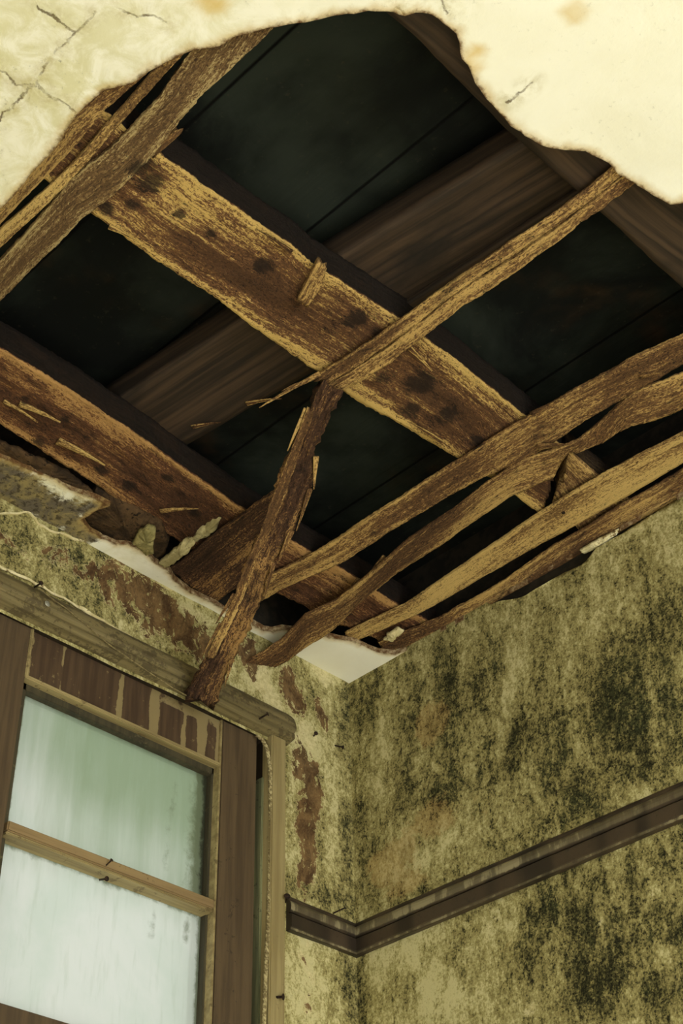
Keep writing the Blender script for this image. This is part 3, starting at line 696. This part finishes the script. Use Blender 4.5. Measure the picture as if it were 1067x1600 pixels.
# the long middle batten, two laths side by side with a dark split
q1 = [((1060, 180), (1090, 215)), ((958, 262), (985, 292)), ((880, 325), (905, 352)), ((790, 385), (815, 420)), ((700, 446), (722, 478)), ((610, 512), (630, 552)), ((540, 560), (560, 600)), ((492, 592), (528, 614))]
mixp = lambda a, b, t: (a[0]+(b[0]-a[0])*t, a[1]+(b[1]-a[1])*t)
b1 = batten([(a, mixp(a, b, .44)) for a, b in q1], M_batten, 'long knobbly split batten crossing the middle joist, the broken strut hanging from its end', slivers=[((500, 585), (405, 632), .012), ((470, 600), (440, 606), .008)], z=ZB-0.004, nw=8)
plank('lath', [(onz(*mixp(a, b, .52), ZB), onz(*b, ZB)) for a, b in q1], 0.010, M_batten, b1, rag=0.004, rough=0.0035, nw=8, ds=0.006)
b2 = batten([((1160, 478), (1180, 520)), ((1067, 525), (1067, 570)), ((990, 560), (1010, 602)), ((904, 607), (920, 655)), ((819, 655), (835, 712)), ((712, 722), (735, 757)), ((606, 791), (640, 812)), ((500, 860), (530, 882)), ((430, 895), (440, 922)), ((385, 922), (398, 945))], M_batten, 'straw-coloured batten running above the split one to the hanging strut', slivers=[((830, 648), (880, 618), .01), ((1000, 590), (1035, 578), .012)], ext=0.6)
b2['label'] = 'straw-coloured batten passing just right of the middle joist, topmost of the right-hand four'
# split batten sagging to the wall
zs = [H+.012, H+.012, H+.010, H+.004, H-.002, H-.005, H-.010, H-.022, H-.04, H-.062, H-.085, H-.105]
b3 = batten([((912, 686), (880, 716)), ((872, 700), (866, 745)), ((813, 722), (797, 777)), ((760, 756), (745, 812)), ((712, 793), (697, 847)), ((633, 847), (620, 896)), ((569, 905), (560, 945)), ((526, 938), (521, 985)), ((478, 961), (478, 1012)), ((440, 1000), (445, 1036)), ((412, 1018), (412, 1052)), ((382, 1036), (386, 1064))], M_batten, 'split batten sagging down from the cracked joist end to the window wall', z=lambda i: zs[i], thick=0.007,
   slivers=[((600, 870), (575, 895), .008), ((560, 905), (525, 945), .008), ((840, 700), (890, 690), .02)])
b4 = batten([((1150, 545), (1150, 600)), ((1067, 584), (1067, 637)), ((1020, 602), (1025, 655)), ((978, 623), (978, 671)), ((930, 664), (945, 690)), ((893, 696), (897, 710))], M_batten, 'short broken batten stub tapering to a point right of the cracked joist end', rag=0.007, z=H+0.018, ext=0.6)
b5 = batten([((1160, 625), (1160, 675)), ((1067, 677), (1067, 724)), ((950, 738), (970, 782)), ((840, 804), (860, 842)), ((739, 873), (760, 899)), ((633, 946), (650, 962)), ((575, 972), (590, 988)), ((540, 990), (552, 1003))], M_batten_pale, 'smooth pale tan batten with a nail head, second from the right wall', rag=0.002, rough=0.002, ext=0.6)
b6 = batten([((1160, 690), (1160, 725)), ((1067, 736), (1067, 776)), ((936, 812), (936, 852)), ((872, 851), (874, 889)), ((800, 900), (808, 927)), ((739, 938), (742, 961)), ((686, 968), (690, 990)), ((640, 985), (645, 1009)), ((592, 1003), (600, 1021))], M_batten, 'brown batten tight against the mouldy right wall', rag=0.004, ext=0.6)
b7 = batten([((430, 768), (470, 800)), ((412, 780), (440, 850)), ((340, 834), (395, 900)), ((262, 892), (335, 942))], M_batten_dark, 'short wide dark batten end behind the foot of the hanging strut', rag=0.004, nw=18)
# left edge group
b8 = batten([((-80, 500), (-60, 560)), ((0, 410), (0, 471)), ((42, 362), (40, 430)), ((84, 316), (90, 381)), ((112, 283), (127, 339)), ((140, 255), (180, 300)), ((172, 230), (238, 242)), ((205, 196), (275, 198)), ((250, 150), (312, 152)), ((275, 118), (350, 118)), ((300, 82), (395, 78)), ((320, 52), (428, 44)), ((350, 10), (470, -10))], M_batten_grey, 'broad plaster-caked batten along the left edge, meeting the end of the middle joist', rag=0.004, nw=24, z=H+0.022, thick=0.012, ext=0.45)
b9 = batten([((-60, 425), (-60, 445)), ((0, 360), (0, 388)), ((70, 298), (78, 314)), ((108, 260), (118, 272)), ((166, 194), (182, 200)), ((206, 150), (217, 160)), ((250, 100), (264, 110)), ((300, 45), (314, 56))], M_batten_pale, 'narrow pale lath between the two broad battens at the left edge', rag=0.002, nw=8, z=H+0.017, thick=0.010, ext=0.5)
b10 = batten([((-60, 355), (-60, 415)), ((0, 300), (0, 352)), ((60, 235), (62, 285)), ((110, 170), (118, 228)), ((150, 135), (165, 172)), ((205, 100), (212, 132)), ((250, 70), (258, 88)), ((300, 20), (310, 40))], M_batten, 'outermost brown batten hugging the left rim of the plaster', rag=0.003, nw=14, z=H+0.022, thick=0.010, ext=0.5)
# slight block nailed on the middle joist
e = empty('wood_cleat', onz(487, 450, ZJ)); meta(e, 'small wooden cleat nailed across the middle joist under the cross beam', 'cleat')
plank('shaft', pz([((496, 410), (511, 420)), ((480, 440), (500, 452)), ((464, 470), (480, 480))], ZJ-0.018), 0.018, M_batten, e, rag=0.002, nw=6)
# narrow lath at the head of the middle joist
e = empty('wood_cleat', onz(262, 222, ZJ)); meta(e, 'thin lath scrap wedged at the left end of the middle joist', 'cleat')
plank('shaft', pz([((275, 203), (282, 210)), ((232, 238), (242, 246))], ZJ-0.012), 0.012, M_batten, e, rag=0.001, nw=4)

# hanging strut
k = empty('broken_strut', onz(512, 600)); meta(k, 'broken dark batten hanging steeply from the middle joist to the window head', 'broken batten')
seqK = [((497, 598), (529, 612)), ((478, 640), (512, 652)), ((452, 705), (494, 715)), ((428, 770), (484, 765)), ((405, 828), (455, 830)), ((384, 880), (428, 880)), ((366, 930), (404, 935)), ((345, 975), (385, 985)), ((322, 1025), (362, 1030)), ((300, 1070), (345, 1075)), ((290, 1092), (336, 1102))]
topP = onz(512, 603, H-0.005); botP = ony(314, 1098, -0.06)
n_ = (topP-CAM).cross(botP-CAM).normalized()
stK = []
for i, (a, b) in enumerate(seqK):
    mx, my = (a[0]+b[0])/2, (a[1]+b[1])/2; d = ray(mx, my)
    # nearest point of the straight strut axis to this sight line
    u_ = (botP-topP); w0 = CAM-topP; A_, B_, C_, D_, E_ = d.dot(d), d.dot(u_), u_.dot(u_), d.dot(w0), u_.dot(w0)
    t = (B_*E_-C_*D_)/(A_*C_-B_*B_); P = CAM+d*t; dep = (P-CAM).dot(fw)
    def at(q): dd = ray(*q); return CAM+dd*(dep/dd.dot(fw))
    stK.append((at(a), at(b)))
plank('shaft', stK, 0.034, M_batten_dark, k, upv=fw, rag=0.008, rough=0.012, nw=18, ds=0.006, round_=0.5, tear=(0.03, 0.04), gully=0.004)
for (i, t, w_, dx) in ((3, .0, .012, .03), (6, .3, .01, -.03), (8, .5, .012, .02), (2, 0, .012, .02), (4, 0, .014, .025), (5, 0, .01, .03), (7, 0, .01, -.02), (1, 0, .01, -.01)):
    a = stK[i][1 if dx > 0 else 0]; b = stK[i+1][1 if dx > 0 else 0]+rt*dx*0.4
    sliver('splinter', a, b, w_, k, M_batten, sag=(0, 0, 0))
# second lath still stuck along the strut
stL = [(a.lerp(b, 0.02)-fw*0.004, a.lerp(b, 0.36)-fw*0.004) for a, b in stK[1:9]]
plank('lath', stL, 0.012, M_batten, k, upv=fw, rag=0.003, rough=0.004, nw=8, ds=0.007, round_=0.3, tear=(0.03, 0.03))

# ------------------------------------------------------------------ crumbled plaster
def chunk(name, pxs, z0, thick, mat, label, cat='rubble', group=None, n=None, amp=0.004):
    pts = ragged([onz(x, y, z0) for x, y in pxs], 0.003, amp*1.5, len(pxs)*1.3+pxs[0][0])
    c = Vector((0, 0, 0))
    for p in pts: c += p
    c /= len(pts); V = []; F = []; m = len(pts); R = []
    for r_, dz in ((1.0, thick), (1.0, thick*0.3), (0.9, 0.0), (0.55, -0.003), (0.2, -0.004)):
        ring = []
        for p in pts:
            q = c+(p-c)*r_; q.z = z0+dz+0.006*noise.noise(q*60)+0.003*noise.noise(q*190); ring.append(len(V)); V.append(q)
        R.append(ring)
    for a, b in zip(R[:-1], R[1:]):
        for i in range(m): F.append((a[i], a[(i+1) % m], b[(i+1) % m], b[i]))
    F.append(tuple(R[0])); F.append(tuple(R[-1]))
    o = build(name, V, F, mat); meta(o, label, cat, group); return o
M_chip = plaster_mat('greyed_plaster_chip', lin(150, 138, 96), lin(200, 188, 140), lin(84, 68, 42))
RG = 'loose plaster lumps at the ceiling edge'
chunk('plaster_lump', [(250, 882), (262, 868), (285, 848), (300, 842), (306, 850), (292, 866), (272, 880), (258, 888)], H-0.004, 0.010, M_chip, 'greyish plaster lump wedged left of the short wide batten', group=RG)
chunk('plaster_lump', [(298, 846), (312, 830), (332, 814), (345, 812), (340, 824), (322, 840), (306, 850)], H+0.03, 0.02, M_chip, 'small cream plaster scrap stuck on the end of the reddish joist', group=RG)
chunk('plaster_lump', [(205, 850), (218, 838), (232, 826), (242, 832), (236, 846), (240, 868), (228, 868), (214, 858)], H-0.004, 0.016, M_rubble, 'curled mouldy plaster lump standing on the bright torn ceiling scrap', group=RG)
chunk('plaster_lump', [(600, 1002), (608, 992), (622, 984), (632, 986), (626, 994), (612, 1004)], H+0.002, 0.01, M_lime, 'cream plaster lump lodged between the last two battens by the right wall', group=RG)
chunk('plaster_lump', [(480, 972), (492, 962), (500, 966), (494, 976), (485, 980)], H+0.004, 0.01, M_rubble_dark, 'dark plaster crumb beside the sagging split batten', group=RG)
chunk('plaster_lump', [(905, 862), (925, 850), (950, 838), (968, 830), (952, 848), (930, 858), (912, 868)], H-0.001, 0.008, M_lime, 'thin white plaster scrap under the batten against the right wall', group=RG, amp=0.002)
# dark rubble lying between reddish joist and wall
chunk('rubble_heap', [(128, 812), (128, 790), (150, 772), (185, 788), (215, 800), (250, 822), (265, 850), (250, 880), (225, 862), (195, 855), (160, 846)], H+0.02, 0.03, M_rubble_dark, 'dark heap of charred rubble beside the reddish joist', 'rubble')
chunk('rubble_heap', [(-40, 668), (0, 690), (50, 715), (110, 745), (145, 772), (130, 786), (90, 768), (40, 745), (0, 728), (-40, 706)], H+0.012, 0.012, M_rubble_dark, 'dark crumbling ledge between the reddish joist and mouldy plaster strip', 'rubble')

# torn plaster lips (relief on the window wall)
wl = bpy.data.objects['wall_left']
def lip(name, pxs, mat, y=-0.006, wmin=0.003, wmax=0.009, thick=0.006):
    st = []; pts = []
    for i in range(len(pxs)-1):
        for t in range(6):
            f = t/6; pts.append((pxs[i][0]+(pxs[i+1][0]-pxs[i][0])*f, pxs[i][1]+(pxs[i+1][1]-pxs[i][1])*f))
    for i, (x, y_) in enumerate(pts):
        p = ony(x, y_, y); w_ = wmin+(wmax-wmin)*abs(noise.noise(Vector((i*0.37, x*0.01, 1.0))))*1.6
        p.z += 0.006*noise.noise(Vector((i*0.5, 3, y_*0.01)))
        st.append((p+Vector((0, 0, w_/2)), p-Vector((0, 0, w_/2))))
    return plank(name, st, thick, mat, wl, upv=(0, 1, 0), rag=0.002, rough=0.002, nw=6, ds=0.006)
lip('torn_plaster_edge', [(-40, 800), (0, 803), (48, 800), (62, 818), (88, 832), (130, 845), (175, 858), (215, 880)], M_lime, wmin=.003, wmax=.007)
lip('torn_plaster_edge', [(-40, 868), (0, 884), (40, 902), (75, 920), (120, 945), (170, 975), (220, 1005), (270, 1035), (300, 1048), (340, 1066), (380, 1085), (425, 1106)], M_lime, wmin=.003, wmax=.010, y=-0.008)

# ------------------------------------------------------------------ swept mouldings
def sweep(name, path, normals, prof, mat, wear=None, ds=0.02, label=None, caps=True, parent=None):
    """path: list of points; normals: offset direction per point (already mitred). prof: (out, z) from top to bottom"""
    P = []; N = []; S = []; s = 0
    for i in range(len(path)-1):
        L = (path[i+1]-path[i]).length; k = max(1, int(L/ds))
        for t in range(k): f = t/k; P.append(path[i].lerp(path[i+1], f)); N.append(normals[i].lerp(normals[i+1], f) if False else (normals[i] if t == 0 else None)); S.append(s+L*f)
        s += L
    P.append(path[-1]); N.append(normals[-1]); S.append(s)
    # interior points use the straight segment normal = interpolation of ends in offset space
    V = []; G = []; Wr = []; rings = []; idxs = [i for i, n in enumerate(N) if n is not None]
    for i in range(len(P)):
        if N[i] is not None: nn = N[i]; base = None
        ring = []
        for q, (o, z) in enumerate(prof):
            if N[i] is not None: p = P[i]+N[i]*o
            else:
                a = max(x for x in idxs if x < i); b = min(x for x in idxs if x > i); f = (S[i]-S[a])/(S[b]-S[a])
                p = (P[a]+N[a]*o).lerp(P[b]+N[b]*o, f)
            d = 0.0012*noise.noise(Vector((S[i]*14, q*0.7, 3)))
            ring.append(len(V)); V.append(Vector((p.x, p.y, z+d))); G.append(Vector((S[i], q*0.012, 0))); Wr.append(wear(S[i], q) if wear else 0.0)
        rings.append(ring)
    F = []
    for i in range(len(rings)-1):
        for k in range(len(prof)-1): F.append((rings[i][k], rings[i][k+1], rings[i+1][k+1], rings[i+1][k]))
    if caps: F.append(tuple(rings[0])); F.append(tuple(reversed(rings[-1])))
    o = build(name, V, F, mat, parent, {'g': G, 'wear': Wr})
    if label: meta(o, label, kind='structure')
    for poly in o.data.polygons: poly.use_smooth = False
    return o
rp = [(0, 3.104), (.004, 3.103), (.006, 3.098), (.006, 3.092), (.010, 3.090), (.015, 3.086), (.018, 3.080), (.0185, 3.073), (.017, 3.066), (.012, 3.061), (.006, 3.0595), (.006, 3.056), (.017, 3.0555), (.019, 3.053), (.019, 3.036), (.019, 3.024), (.016, 3.0215), (.016, 3.0175), (.013, 3.016), (0, 3.017)]
def rail_wear(s, q):
    w_ = 0.0
    if 5 <= q <= 8: w_ = 0.60 if s > 0.26 and s < 0.75 else 0.42
    if q in (16, 17): w_ = 0.42
    if q >= 18: w_ = 0.0
    if q in (10, 11): w_ = -0.6
    return w_
xs = ony(447, 1430).x
sweep('trim_1', [Vector((xs, 0, 0)), Vector((0, 0, 0)), Vector((0, -3.2, 0))], [Vector((0, -1, 0)), Vector((-1, -1, 0)), Vector((-1, 0, 0))], rp, M_rail, rail_wear, 0.015, 'grimy dark picture rail turning the corner of the two walls')
# cove over the window
hp_ = [(0, 3.602), (.006, 3.600), (.012, 3.594), (.020, 3.586), (.030, 3.572), (.036, 3.556), (.038, 3.543), (.036, 3.536), (.030, 3.532), (.032, 3.526), (.032, 3.517), (.026, 3.513), (0, 3.508)]
hp2 = [(o, z) for o, z in hp_]
sweep('trim_2', [Vector((-2.0, 0, 0)), Vector((xs-0.002, 0, 0)), ], [Vector((0, -1, 0)), Vector((0, -1, 0))], hp2, M_cornice, lambda s, q: 0.0, 0.02, 'dusty khaki cove moulding over the window head')

# ------------------------------------------------------------------ window
W = empty('window_1', (-0.75, 0.03, 1.0)); meta(W, 'old sash window with dusty panes and flaking brown frame', kind='structure')
YF = 0.012        # face of the fixed frame boards
def part(name, x0, x1, y0, y1, z0, z1, mat, bev=0.0015, parent=None, wearf=None, dense=False, label=None):
    if dense:
        nx = max(2, int((x1-x0)/0.008)); nz = max(2, int((z1-z0)/0.008)); V = []; F = []; Wv = []
        for y in (y0, y1):
            for i in range(nx+1):
                for jj in range(nz+1):
                    V.append(Vector((x0+(x1-x0)*i/nx, y, z0+(z1-z0)*jj/nz))); Wv.append(wearf(V[-1].x, V[-1].z) if wearf else 0.0)
        o_ = (nx+1)*(nz+1)
        for i in range(nx):
            for jj in range(nz):
                a = i*(nz+1)+jj; F.append((a, a+1, a+nz+2, a+nz+1)); F.append((a+o_, a+nz+1+o_, a+nz+2+o_, a+1+o_))
        for i in range(nx):
            for jj in (0, nz): a = i*(nz+1)+jj; F.append((a, a+nz+1, a+nz+1+o_, a+o_))
        for jj in range(nz):
            for i in (0, nx): a = i*(nz+1)+jj; F.append((a, a+1, a+1+o_, a+o_))
        o = build(name, V, F, mat, parent or W, {'wear': Wv}, smooth=False)
    else:
        v, f = box_geo(x0, x1, y0, y1, z0, z1, bev); o = build(name, v, f, mat, parent or W, smooth=False)
    if label: o['label'] = label
    return o
xa = ony(42, 1060, YF).x; xb = ony(344, 1190, YF).x; xc = ony(402, 1170, YF).x
zt = 3.507; zbead = ony(200, 1125, YF).z
part('stile', xb+0.004, xc, YF, YF+0.09, 1.0, zt, M_frame, 0.003, dense=False)
part('stile', xa-0.11, xa-0.004, YF, YF+0.09, 1.0, zt, M_frame, 0.003)
dk = [(47, 97), (97, 187), (192, 237), (249, 288), (292, 310), (323, 340)]
dkx = [(ony(a, 1075+(a-100)*.45, YF).x, ony(b, 1075+(b-100)*.45, YF).x) for a, b in dk]
def hw(x, z):
    d = max(min((x-a), (b-x)) for a, b in dkx)
    v = 0.62 - d*75 + 0.5*noise.fractal(Vector((x*60, 1, z*12)), 1.0, 2.1, 4)
    if z > zt-0.03 and x > dkx[3][0]: v = max(v, 0.5)
    return max(0.0, min(0.9, v))
part('header_board', xa-0.004, xb+0.004, YF+0.008, YF+0.05, zbead, zt, M_header, dense=True, wearf=hw, label='header board with smeared dark brown paint')
part('bead', xa-0.002, xb+0.002, YF+0.001, YF+0.03, zbead-0.009, zbead, M_bead, 0.002, label='bleached thin bead under the header board')
part('bead', xa-0.006, xa+0.002, YF-0.002, YF+0.03, zbead-0.01, zt, M_bead, 0.002)
part('bead', xb-0.001, xb+0.004, YF-0.001, YF+0.03, 1.0, zt, M_bead, 0.002)
# upper sash
YS = YF+0.022
S = empty('sash', (-0.7, YS, 3.0)); S.parent = W; S.location = Vector((-0.7, YS, 3.0))-W.location
S_w = Vector((-0.7, YS, 3.0))
def spart(name, x0, x1, y0, y1, z0, z1, mat, bev=0.0015, label=None):
    v, f = box_geo(x0, x1, y0, y1, z0, z1, bev); o = build(name, v, f, mat, None, smooth=False); o.parent = S; o.location = o.location - S_w
    if label: o['label'] = label
    return o
xg0 = ony(20, 1290, YS).x; xg1 = ony(322, 1420, YS).x
zb1 = ony(339, 1427, YF).z; zb2 = ony(340, 1408, YF).z
zr = ony(60, 1586, YS).z
spart('sash_stile', xg1, xb+0.004, YS, YS+0.035, 2.55, zbead-0.004, M_sash)
spart('sash_stile', xa-0.006, xg0-0.012, YS, YS+0.035, 2.55, zbead-0.004, M_sash)
spart('top_rail', xa-0.006, xb+0.004, YS, YS+0.035, zbead-0.026, zbead-0.002, M_sash)
spart('meeting_rail', xa-0.006, xb+0.004, YS-0.004, YS+0.035, zr-0.07, zr, M_frame)
spart('glazing_bar', xa+0.002, xb-0.002, YF-0.002, YS+0.03, zb1+0.006, zb2, M_bar, 0.003, label='pale brown glazing bar between the two panes')
spart('bar_bead', xa+0.002, xb-0.002, YF+0.001, YS+0.02, zb1, zb1+0.0065, M_bead, 0.002)
def pane(name, x0, x1, z0, z1, y, gf, ff, label):
    nx = int((x1-x0)/0.008); nz = int((z1-z0)/0.008); V = []; F = []; g = []; fl = []
    for yy in (y, y+0.003):
        for i in range(nx+1):
            for jj in range(nz+1):
                p = Vector((x0+(x1-x0)*i/nx, yy, z0+(z1-z0)*jj/nz)); V.append(p); g.append(gf(p.x, p.z)); fl.append(ff(p.x, p.z))
    m = (nx+1)*(nz+1)
    for i in range(nx):
        for jj in range(nz):
            a = i*(nz+1)+jj; F.append((a, a+1, a+nz+2, a+nz+1))
    V = V[:m]; g = g[:m]; fl = fl[:m]
    o = build(name, V, F, M_glass, None, {'grime': g, 'film': fl}, smooth=False); o.parent = S; o.location = o.location-S_w; o['label'] = label
    return o
YG = YS+0.018
def Q(x, y): p = ony(x, y, YG); return (p.x, p.z)
def seg(p, a, b):
    ax, az = a; bx, bz = b; t = ((p[0]-ax)*(bx-ax)+(p[1]-az)*(bz-az))/((bx-ax)**2+(bz-az)**2); t = max(0, min(1, t))
    return math.hypot(p[0]-ax-(bx-ax)*t, p[1]-az-(bz-az)*t)
s1, s2 = Q(272, 1220), Q(258, 1360); s3, s4 = Q(305, 1230), Q(300, 1400)
def g_up(x, z):
    right = 0.98*math.exp(-(xg1-x)/0.045); top = 0.50*math.exp(-(zbead-0.025-z)/0.012); left = 0.35*math.exp(-(x-xg0)/0.008)
    cur = 0.36*math.exp(-(seg((x, z), s1, s2)/0.028)**2); c2 = 0.46*math.exp(-(seg((x, z), s3, s4)/0.022)**2)
    return max(right, top, left, cur, c2)
def f_up(x, z): return 0.95 - 0.35*math.exp(-((zb2+0.05-z)/0.12)**2) - 0.3*math.exp(-((x-xg0)/0.12)**2)
d1, d2 = Q(240, 1430), Q(235, 1460); d3, d4 = Q(292, 1440), Q(290, 1470)
def g_lo(x, z):
    right = 0.8*math.exp(-(xg1-x)/0.014); top = 0.55*math.exp(-(zb1-z)/0.018); bot = 0.4*math.exp(-(z-zr)/0.008)
    c = 0.36*math.exp(-(seg((x, z), d1, d2)/0.024)**2); c2 = 0.46*math.exp(-(seg((x, z), d3, d4)/0.018)**2)
    return max(right, top, bot, c, c2)
def f_lo(x, z): return 0.30*math.exp(-((zb1-z)/0.06)**2) + 0.05
pane('pane', xg0-0.014, xg1+0.002, zb2-0.006, zbead-0.02, YG, g_up, f_up, 'upper pane, green-grey with dirt streaks')
pane('pane', xg0-0.014, xg1+0.002, zr-0.004, zb1+0.008, YG, g_lo, f_lo, 'lower pane, brighter milky white')
# lower sash, below the picture
spart('lower_sash_panel', xa-0.006, xb+0.004, YS+0.02, YS+0.04, 1.0, zr-0.065, M_frame)
# casing, recess, strip
xcas0 = ony(424, 1300, -0.018).x; xcas1 = ony(447, 1300, -0.018).x
part('casing', xcas0, xcas1, -0.018, 0.02, 1.0, zt+0.004, M_casing, 0.003)
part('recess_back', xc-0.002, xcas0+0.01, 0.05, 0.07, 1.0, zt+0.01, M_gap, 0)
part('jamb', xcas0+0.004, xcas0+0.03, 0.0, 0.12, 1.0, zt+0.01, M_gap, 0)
xs0 = ony(405, 1300, 0.02).x
part('parting_strip', xs0, xs0+0.012, 0.012, 0.05, 1.0, 3.40, M_strip, 0.002)
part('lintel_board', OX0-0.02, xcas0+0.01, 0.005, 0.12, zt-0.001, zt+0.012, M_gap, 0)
part('outer_stile', OX0-0.02, xa-0.10, 0.0, 0.1, 1.0, zt, M_frame, 0.002)
part('sill', OX0-0.03, OX1+0.03, -0.05, 0.12, 0.96, 1.0, M_frame, 0.004)

# ------------------------------------------------------------------ small things

def cord():
    pts = [ony(402, 1150, -0.004), ony(410, 1156, -0.012), ony(418, 1172, -0.014), ony(422, 1200, -0.012), ony(423, 1300, -0.01), ony(420, 1420, -0.01), ony(415, 1520, -0.01), ony(411, 1640, -0.01), ony(406, 1800, -0.01)]
    P = []; 
    for i in range(len(pts)-1):
        k = max(1, int((pts[i+1]-pts[i]).length/0.0025))
        for t in range(k): P.append(pts[i].lerp(pts[i+1], t/k))
    gs = []
    for s in range(3):
        Q_ = []
        for i, p in enumerate(P):
            a = i*0.0025*2*PI/0.028+s*2*PI/3; Q_.append(p+Vector((math.cos(a)*0.0026, math.sin(a)*0.0026, 0)))
        gs.append(tube_geo(Q_, 0.0029, 6))
    v, f = merge(*gs); o = build('sash_cord', v, f, M_rope)
    meta(o, 'twisted pale sash cord hanging down beside the window casing', 'cord')
cord()
def wire():
    px = [(60, 918), (72, 928), (100, 948), (127, 970), (156, 995), (180, 1014), (202, 1029), (235, 1052), (270, 1075), (300, 1092)]
    P = [ony(x, y, -0.040) for x, y in px]; R = []
    for i in range(len(P)-1):
        for t in range(6): R.append(P[i].lerp(P[i+1], t/6)+Vector((0, 0, 0.0015*noise.noise(Vector((i+t/6, 0, 0))))))
    v, f = tube_geo(R, 0.0016, 6); meta(build('loose_wire', v, f, M_wire), 'thin dusty wire sagging across the cove above the window', 'wire')
wire()
def nail(px, py, y, tip, ln, label, mat=M_iron, r=0.0022, axis='y', head=True):
    a = ony(px, py, y) if axis == 'y' else onx(px, py, y); d = Vector(tip).normalized()
    b = a + d*ln; pts = [a-d*0.012, a.lerp(b, .5), b-d*0.0015]
    gs = [tube_geo(pts, r, 8)]
    if head: gs.append(tube_geo([b-d*0.002, b-d*0.0012, b], [r*2.4, r*2.6, r*2.2], 10))
    v, f = merge(*gs); meta(build('iron_nail', v, f, mat), label, 'nail', 'old nails left in the walls and window')
nail(404, 1124, -0.03, (.35, -1, .35), 0.028, 'bent nail sticking out of the right end of the cove moulding')
nail(434, 1130, -0.012, (0, -1, -.5), 0.024, 'thick dark nail at the corner of the window casing', r=0.0035)
nail(434, 1558, -0.02, (.5, -1, -.1), 0.014, 'short nail low on the cream window casing', r=0.003)
nail(166, 1352, 0.01, (.15, -1, .5), 0.018, 'nail standing on the glazing bar', r=0.0016)
nail(160, 1374, 0.012, (-.1, -1, -.3), 0.02, 'nail hanging below the glazing bar', r=0.0022)
nail(490, 1150, 0.0, (-.5, -1, -.2), 0.022, 'nail in the bare plaster beside the window, left of two')
nail(524, 1165, 0.0, (.5, -1, -.5), 0.024, 'nail in the bare plaster close to the corner, right of two')
nail(447, 1405, -0.02, (-.6, -1, .2), 0.014, 'nail in the left end of the picture rail', r=0.003)
nail(527, 1424, -0.01, (.6, -1, .4), 0.022, 'nail above the picture rail close to the corner', r=0.0018)
nail(58, 915, -0.03, (-.1, -1, -.2), 0.02, 'dark nail holding the upper end of the loose wire')
nail(70, 946, -0.032, (.1, -1, .1), 0.01, 'shiny pale nail head in the cove moulding', mat=M_tin, r=0.003)

_p = onz(880, 801, ZB-0.001)
v, f = tube_geo([_p+Vector((0, 0, .01)), _p, _p-Vector((0, 0, .002))], [.003, .0045, .004], 10)
meta(build('iron_nail', v, f, M_iron), 'rusty nail head set in the smooth pale batten', 'nail', 'old nails left in the walls and window')
